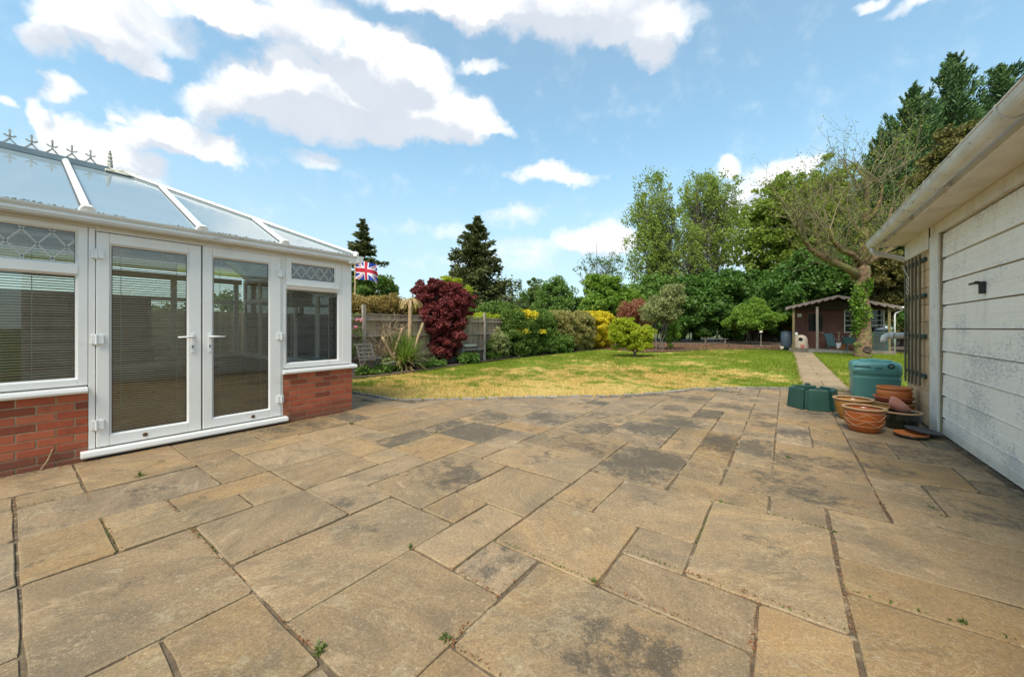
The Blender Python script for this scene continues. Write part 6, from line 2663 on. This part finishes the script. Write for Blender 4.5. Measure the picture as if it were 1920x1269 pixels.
# --- clipped hedge, one shrub after another
hs = [((-9.75, 13.7, 0), (.62, .95, .98), 'hedge', 'dark glossy hedge shrub at the end of the fence'), ((-9.85, 15.4, 0), (.70, 1.25, 1.0), 'hedge', 'mid green clipped hedge shrub, second from the fence'),
      ((-9.8, 17.5, 0), (.72, 1.35, 1.02), 'olive', 'olive brown topped clipped hedge shrub in the middle of the hedge'), ((-9.75, 19.6, 0), (.80, 1.4, 1.05), 'olive', 'pinkish olive hedge shrub beside the golden end'),
      ((-9.6, 21.9, 0), (.95, 1.25, 1.12), 'yellow', 'golden yellow rounded end of the clipped hedge')]
for k, (c, rad, mt, lab) in enumerate(hs):
    cc = (c[0], c[1], rad[2])
    broadleaf('hedge_shrub', lab, 'hedge', (c[0], c[1], -.03), [(cc, rad, 1.0), ((c[0], c[1], rad[2] * 1.35), (rad[0] * .9, rad[1] * .9, rad[2] * .7), .5)], LM[mt], M['bark_dark'], 230, .085, .052, 85 + k, nclump=190, rcl=.24, r0=.03,
              hollow=.76, lob=.06, box=.55, group='shrubs of the clipped hedge')
broadleaf('hedge_shrub', 'bright yellow flowered crown on the hedge shrub by the fence', 'hedge', (-9.7, 13.9, 1.0), [((-9.68, 14.0, 1.78), (.55, .62, .30), 1), ((-9.35, 13.5, 1.05), (.22, .25, .28), .3), ((-9.2, 14.6, .62), (.2, .3, .2), .2)], LM['yellow'], M['bark_dark'], 130, .08, .05, 92,
          nclump=95, rcl=.17, r0=.02, group='shrubs of the clipped hedge')
broadleaf('hedge_shrub', 'green leaved lower skirt of the hedge in its middle', 'hedge', (-9.3, 16.6, -.03), [((-9.2, 16.4, .5), (.28, 1.3, .5), 1)], LM['mid'], M['bark_dark'], 150, .085, .05, 93, nclump=90, rcl=.2, r0=.02, group='shrubs of the clipped hedge')
broadleaf('climbing_shrub', 'variegated climbing shrub on the last fence post', 'shrub', (-9.45, 12.0, -.03), [((-9.50, 12.0, .55), (.28, .45, .62), 1)], LM['grey'], M['bark_dark'], 110, .07, .05, 94, nclump=90, rcl=.15, r0=.02)
broadleaf('climbing_shrub', 'dark green climber low on the last fence post', 'shrub', (-9.5, 11.75, -.03), [((-9.55, 11.75, .40), (.22, .32, .42), 1)], LM['hedge'], M['bark_dark'], 110, .08, .06, 95, nclump=55, rcl=.15, r0=.02)
broadleaf('plant', 'low clump of green leaves in front of the garden bench', 'plant', (-9.15, 9.85, -.03), [((-9.15, 9.85, .14), (.25, .42, .18), 1)], LM['mid'], M['bark_dark'], 70, .13, .06, 96, nclump=34, rcl=.12, r0=.008)
broadleaf('plant', 'straggling greenery around the foot of the old chair', 'plant', (-9.2, 6.2, -.03), [((-9.15, 6.2, .10), (.22, .75, .12), 1)], LM['hedge'], M['bark_dark'], 60, .09, .045, 97, nclump=44, rcl=.11, r0=.006)
broadleaf('plant', 'small pale leaved plants in the log planter', 'plant', (-9.42, 6.6, .22), [((-9.42, 6.6, .29), (.17, .17, .06), 1)], LM['grey'], M['bark_dark'], 60, .05, .03, 98, nclump=20, rcl=.07, r0=.004)
broadleaf('plant', 'low border plants between the strap leaved plant and the maple', 'plant', (-9.2, 8.3, -.03), [((-9.2, 8.2, .08), (.2, .6, .12), 1)], LM['mid'], M['bark_dark'], 60, .09, .04, 99, nclump=34, rcl=.10, r0=.006)

# --- purple maple
mb_ = spot(825, 13.4)
broadleaf('maple_tree', 'dark purple leaved maple in front of the fence', 'tree', (mb_[0], mb_[1], -.03), [ell(828, 598, 13.4, 46, 44, .75, 1.1), ell(800, 550, 13.4, 20, 18, .4, .30), ell(862, 566, 13.4, 20, 26, .45, .40), ell(824, 645, 13.4, 42, 34, .65, .9), ell(845, 548, 13.4, 26, 14, .4, .3), ell(790, 598, 13.4, 18, 26, .4, .25), ell(815, 532, 13.4, 12, 8, .2, .08)],
          LM['purple'], M['bark_dark'], 72, .095, .055, 100, nclump=300, rcl=.14, r0=.045, hollow=.25, lob=.5, flat=.5,
          stems=[(mb_, spot(822, 13.4, 560)), (mb_ + np.array((.06, .05, 0)), spot(850, 13.4, 580)), (mb_ + np.array((-.05, .05, 0)), spot(800, 13.4, 545))], bough_share=.4)
# --- overgrowth beyond the fence, left
broadleaf('shrub', 'tawny overgrown shrub spilling over the fence top left', 'shrub', (-10.6, 6.8, 0), [((-10.75, 6.0, 1.85), (.45, .9, .34), .8), ((-10.75, 7.6, 1.85), (.45, .9, .38), .9), ((-10.7, 6.9, 1.5), (.4, 1.4, .4), .5)], LM['tawny'], M['bark_dark'], 170, .10, .035, 103, nclump=110, rcl=.24, r0=.03, flat=0)
broadleaf('shrub', 'yellow green shrub tops behind the pale fence panels', 'shrub', (-10.8, 12.0, 0), [((-10.8, 12.2, 1.55), (.5, 1.9, .30), 1), ((-10.9, 9.3, 1.65), (.5, .8, .35), .5)], LM['golden'], M['bark_dark'], 130, .10, .055, 104, nclump=110, rcl=.22, r0=.03)
broadleaf('shrub', 'dark hedge seen above the fence, left of the spruce foot', 'shrub', spot(880, 28), [ell(850, 592, 28, 60, 20, 1.0, 1), ell(930, 590, 28, 50, 24, 1.0, .8)], LM['hedge'], M['bark_dark'], 160, .14, .09, 105, nclump=110, rcl=.4, r0=.04)

# dead tangle of stems by the fence
r = np.random.default_rng(106)
segs = []
for k in range(90):
    y = r.uniform(6.5, 7.8)
    p = np.array((-9.8 + r.uniform(-.1, .15), y, r.uniform(.5, 1.3)))
    d = unit(r.normal(size=3) * np.array((.4, 1, .9)) + np.array((0, 0, .3)))
    for q in range(5):
        L = r.uniform(.07, .16)
        p2 = p + d * L
        segs.append((p, p2, .007, .005))
        p = p2
        d = unit(d + r.normal(0, .35, 3) + np.array((0, 0, -.12)))
v, f = sticks(segs)
tg = fast_mesh('dead_stems', v, f, M['palm_trunk'], (-9.8, 7.1, .2), smooth=False)
tag(tg, 'tangle of dry bare climber stems against the left fence', 'climber', kind='stuff')

# strap leaved plant with dead trunks
cb = np.array((-9.42, 7.25, -.02))
t = thing('strap_leaved_plant', 'spiky strap leaved plant with bare dead trunks in the left border', 'plant', tuple(cb))
r = np.random.default_rng(107)


def straps(n, c, Lm, mats, lo, hi, w, name, droop):
    V, F = [], []
    for k in range(n):
        az = r.uniform(0, 6.283)
        e = r.uniform(lo, hi)
        L = Lm * r.uniform(.65, 1.1)
        d = np.array((math.cos(az) * math.cos(e), math.sin(az) * math.cos(e), math.sin(e)))
        s = np.array((-math.sin(az), math.cos(az), 0)) * w
        p = c + np.array((r.normal(0, .05), r.normal(0, .05), r.uniform(0, .12)))
        b = len(V)
        N_ = 6
        for q in range(N_ + 1):
            ww = (1 - (q / N_) ** 2) * (.6 + .4 * min(1, q * .8)) + .04
            V.append(p - s * ww)
            V.append(p + s * ww)
            p = p + d * (L / N_)
            d = unit(d + np.array((0, 0, -droop * (q + 1) / N_)))
            p[2] = max(p[2], .01)
        for q in range(N_):
            a = b + q * 2
            F.append((a, a + 1, a + 3, a + 2))
    o = fast_mesh(name, np.array(V), np.array(F), mats, tuple(c), t)
    o['kind'] = 'stuff'


straps(260, cb + np.array((0, 0, .12)), 1.18, LM['blade'], .12, 1.45, .021, 'leaves', .16)
straps(110, cb + np.array((0, 0, .10)), .95, LM['strawblade'], -.1, .7, .018, 'dead_leaves', .42)
for (a, b, ra, rb) in (((-9.55, 7.52, 0), (-9.60, 7.62, 2.16), .075, .06), ((-9.5, 7.45, .1), (-9.45, 8.0, 1.42), .05, .045), ((-9.5, 7.0, .2), (-9.55, 6.55, 1.0), .05, .035), ((-9.55, 6.9, .3), (-9.6, 7.3, 1.25), .045, .035)):
    m = MB()
    pa, pb = Vector(a), Vector(b)
    m.tube([pa.lerp(pb, q / 6) + Vector((r.normal(0, .008), r.normal(0, .008), 0)) for q in range(7)], list(np.linspace(ra, rb, 7)), 9)
    m.build('dead_trunk', M['palm_trunk'], t, smooth=True)
# withered fronds hanging from the tallest trunk
V, F = [], []
for k in range(46):
    p = np.array((-9.60, 7.62, 2.12)) + r.normal(0, .02, 3)
    az = r.uniform(0, 6.283)
    d = unit(np.array((math.cos(az), math.sin(az), r.uniform(-.1, .9))))
    b = len(V)
    for q in range(6):
        V.append(p - np.array((.007, .004, 0)))
        V.append(p + np.array((.007, .004, 0)))
        p = p + d * .09
        d = unit(d + np.array((0, 0, -.55)))
    for q in range(5):
        a = b + q * 2
        F.append((a, a + 1, a + 3, a + 2))
o = fast_mesh('withered_fronds', np.array(V), np.array(F), LM['strawblade'], (-9.6, 7.6, 2.1), t)
o['kind'] = 'stuff'
# climbing rose by the conservatory corner
rt = broadleaf('rose', 'climbing rose with a few pink blooms by the conservatory corner', 'rose', (-9.78, 5.85, 0), [((-9.8, 5.8, 1.0), (.12, .45, .6), 1)], LM['mid'], M['bark_dark'], 12, .05, .035, 110, nclump=40, rcl=.12, r0=.012, bough_share=.8)
for (y, z) in ((5.86, 1.50), (5.98, 1.46), (5.80, 1.28), (5.6, 1.4), (5.5, 1.0), (5.3, 1.25), (5.1, .9)):
    P = np.array((-9.68, y, z)) + r.normal(0, .022, (40, 3))
    V = leaf_quads(P, .05, .042, r)
    fast_mesh('bloom', V, np.arange(len(V)).reshape(-1, 4), LM['pink'], (-9.68, y, z), rt)

# --- the pollarded tree in front of the shed
tb = spot(1617, 16.4)
t = thing('pollarded_tree', 'old pollarded tree with ivy on its thick trunk and many bare twigs', 'tree', (tb[0], tb[1], 0))
r = np.random.default_rng(120)
D = 16.4


def P3(px, py, dd=0.0):
    return spot(px, D + dd, py)


m = MB()
tp = [(1618, 672, 0.344), (1618, 664, 0.318), (1618, 650, 0.297), (1619, 642, 0.305), (1620, 638, 0.267), (1618, 610, 0.258), (1617, 580, 0.267), (1614, 555, 0.249), (1616, 530, 0.258), (1618, 512, 0.267), (1619, 498, 0.215)]
m.tube([tuple(P3(a, b)) for a, b, _ in tp], [q[2] for q in tp], 14)
segs_main = []
limbs = [
    ([(1619, 500), (1622, 470), (1620, 440), (1624, 410), (1626, 370), (1622, 330)], .23, .07, .3),
    ([(1612, 520), (1588, 503), (1560, 491), (1535, 478), (1518, 466), (1503, 440), (1492, 425)], .17, .06, -.6),
    ([(1610, 512), (1580, 498), (1556, 484), (1538, 462), (1530, 440), (1527, 405)], .14, .05, .7),
    ([(1614, 498), (1600, 478), (1578, 470), (1562, 452), (1556, 430)], .12, .05, -.9),
    ([(1622, 500), (1640, 484), (1655, 478), (1676, 462), (1690, 440)], .14, .06, -.5),
    ([(1624, 492), (1640, 474), (1650, 450), (1664, 420), (1672, 390)], .12, .05, .8),
    ([(1620, 450), (1606, 425), (1592, 405), (1588, 380)], .09, .04, .5),
    ([(1623, 420), (1640, 400), (1652, 370), (1655, 345)], .09, .04, -.4),
]
tips = []
for pts, ra, rb, dd in limbs:
    n = len(pts)
    w = [P3(a, b, dd * k / (n - 1)) for k, (a, b) in enumerate(pts)]
    m.tube([tuple(q) for q in w], list(np.linspace(ra, rb, n)), 9)
    for k in range(1, n):
        for s in range(3):
            f = r.random()
            q = w[k - 1] + (w[k] - w[k - 1]) * f
            tips.append((q, unit(w[k] - w[k - 1]), rb * (.75 if k < n - 1 else .9), k / (n - 1)))
    tips.append((w[-1], unit(w[-1] - w[-2]), rb, 1.0))
    tips.append((w[-1], unit(w[-1] - w[-2]), rb, 1.0))
m.build('trunk', M['bark'], t, smooth=True)
segs, ends = [], []


def grow(p, d, L, ra, lvl):
    n = 4
    for k in range(n):
        d = unit(d + r.normal(0, .17, 3) + np.array((0, 0, .10)))
        q = p + d * (L / n)
        segs.append((p, q, ra * (1 - .6 * k / n), ra * (1 - .6 * (k + 1) / n)))
        if lvl > 0 and (k >= 1 or lvl > 1):
            for _ in range(1 if lvl > 1 else (1 if r.random() < .8 else 2)):
                if r.random() < .85:
                    dd = unit(d * .7 + unit(r.normal(size=3)) * .75 + np.array((0, 0, .25)))
                    grow(q, dd, L * r.uniform(.45, .8), ra * .5, lvl - 1)
        p = q
    ends.append(p)


for (q, d, ra, pos) in tips:
    out = unit(unit(r.normal(size=3)) * .9 + d * .4 + np.array((0, 0, .75)))
    grow(q, out, r.uniform(.9, 1.9) * (.7 + .5 * pos), min(ra * .55, .032), 2 if r.random() < .75 else 1)
v, f = sticks(segs)
o = fast_mesh('twigs', v, f, M['bark_moss'], tuple(tb), t, smooth=True)
o['kind'] = 'stuff'
E_ = np.array(ends)
sel = E_
P = np.repeat(sel, 4, axis=0) + r.normal(0, .10, (len(sel) * 4, 3))
V = leaf_quads(P, .075, .042, r)
o = fast_mesh('young_leaves', V, np.arange(len(V)).reshape(-1, 4), LM['spring'], tuple(tb), t)
o['kind'] = 'stuff'
# ivy climbing the trunk
Pv = []
for k in range(2600):
    f = r.random()
    py = 522 + f * 125
    rad = .285 + .05 * r.random()
    a = r.uniform(0, 6.283)
    c = P3(1617, py)
    if math.sin(a * 2 + py * .03) + math.sin(py * .11 + a) + .5 * math.cos(a + 1.2) + r.normal(0, .4) < .55:
        continue
    Pv.append(c + np.array((math.cos(a) * rad, math.sin(a) * rad, 0)))
for k in range(700):
    py = r.normal(572, 16)
    c = P3(r.normal(1606, 4), py, -.35)
    Pv.append(c + r.normal(0, .06, 3))
Pv = np.array(Pv)
V = leaf_quads(Pv, .10, .085, r)
iv = fast_mesh('ivy', V, np.arange(len(V)).reshape(-1, 4), LM['ivy'], tuple(tb), t)
iv['kind'] = 'stuff'
m = MB()
hc = P3(1626, 655, -.29)
m.lathe([(.001, 0), (.10, .0), (.13, .01), (.15, .045), (.12, .05), (.08, .02), (.001, .012)], 14, tuple(hc), M=Matrix.Rotation(R(90), 3, 'X') @ Matrix.Scale(1, 3))
m.build('pruning_scar', M['bark_dark'], t, smooth=True)

# --- far trees that close the horizon
r = np.random.default_rng(130)
C = []
for k in range(520):
    px = r.uniform(-200, 2300)
    dep = r.uniform(75, 110)
    h = 4.5 + 3.2 * abs(math.sin(px * .011)) + 1.6 * math.sin(px * .05)
    c = spot(px, dep)
    C.append((c[0], c[1], r.uniform(.5, max(1, h))))
C = np.array(C)
P, _ = in_clumps(C, np.full(len(C), 2.3), 150, r)
P[:, 2] = np.maximum(P[:, 2], .05)
V = leaf_quads(P, .75, .5, r)
o = fast_mesh('far_wood', V, np.arange(len(V)).reshape(-1, 4), LM['far'], (-50, 70, 0))
tag(o, 'distant line of green trees closing the horizon', 'wood', kind='stuff')

# --- leaf litter and weeds on the far bed
r = np.random.default_rng(140)
n = 9000
x, y = r.uniform(-9, .1, n), r.uniform(19.6, 31, n)
ok = y > np.interp(x, [-9, -5.9, -4.9, -3.6, -1.6, .2], [21, 19.5, 21, 23.9, 26.3, 26.7])
x, y = x[ok], y[ok]
P = np.stack([x, y, r.uniform(.0, .05, len(x))], 1)
V = leaf_quads(P, .055, .035, r, flat=.6)
o = fast_mesh('bed_litter', V, np.arange(len(V)).reshape(-1, 4), M['leaf_litter'], (-3, 26, 0))
tag(o, 'fallen brown leaves lying on the far soil bed', 'litter', kind='stuff')

# --- weeds in the joints of the paving
WEEDS = [(-1.476, .735, .040, 'largest leafy weed in a joint at the front of the patio'), (-1.76, 1.392, .030, 'small weed at the corner of the big middle flag'),
         (-1.12, 1.07, .032, 'weed at the left corner of the large front flag'), (.02, 4.54, .035, 'grassy weed in the dark middle flags'), (-4.606, 2.709, .045, 'weed in the paving right of the French doors'), (-4.448, .684, .05, 'grassy tuft growing near the French door sill'), (-5.50, 4.0, .05, 'tuft of grass at the left end of the setts'),
         (.615, 2.452, .024, 'weed in the front right joint'), (-.78, 1.75, .026, 'weed under the cracked flag'), (.66, 6.45, .03, 'tiny weed in front of the honey yellow pot'), (.24, 3.06, .02, 'weed beside the pale scratched flag'), (-3.42, 3.1, .03, 'weed at the edge of the black stained flag')]
r = np.random.default_rng(150)
for (x, y, s, lab) in WEEDS:
    n = 22
    s *= .78
    V, F = [], []
    for k in range(n):
        az = r.uniform(0, 6.283)
        e = r.uniform(.3, 1.4)
        L = s * r.uniform(.6, 1.4)
        p = np.array((x + r.normal(0, s * .3), y + r.normal(0, s * .3), -.004))
        d = np.array((math.cos(az) * math.cos(e), math.sin(az) * math.cos(e), math.sin(e)))
        sd_ = np.array((-math.sin(az), math.cos(az), 0)) * s * .16
        q = p + d * L * .55
        tip = q + unit(d + np.array((0, 0, -.5))) * L * .5
        b = len(V)
        V += [p, q - sd_, tip, q + sd_]
        F.append((b, b + 1, b + 2, b + 3))
    o = fast_mesh('weed', np.array(V), np.array(F), M['weed'], (x, y, 0))
    tag(o, lab, 'weed', 'weeds in the paving joints')
# moss and seedlings along the joints
V = []
for (xa, ya, xb, yb) in ((-1.1, 1.75, -.8, 1.75), (-1.4, 1.75, -1.0, 1.75), (-.76, 2.1, -.43, 2.1), (-.43, 2.42, -.43, 2.9), (-.43, 2.1, .2, 2.1), (.225, 3.08, -.1, 3.1), (.225, 2.42, .9, 2.45), (-.43, 3.1, -.3, 3.1), (-3.05, .70, -2.6, .71), (-3.7, .38, -3.07, .38), (.86, 3.72, .80, 4.0), (-4.4, 3.74, -4.0, 3.74)):
    for k in range(40):
        f = r.random()
        x = xa + (xb - xa) * f + r.normal(0, .005)
        y = ya + (yb - ya) * f + r.normal(0, .005)
        V.append((x, y, r.uniform(-.004, .006)))
V = leaf_quads(np.array(V), .014, .008, r)
o = fast_mesh('joint_seedlings', V, np.arange(len(V)).reshape(-1, 4), M['weed'], (0, 2, 0))
tag(o, 'tiny green seedlings and moss in the paving joints', 'weeds', kind='stuff')
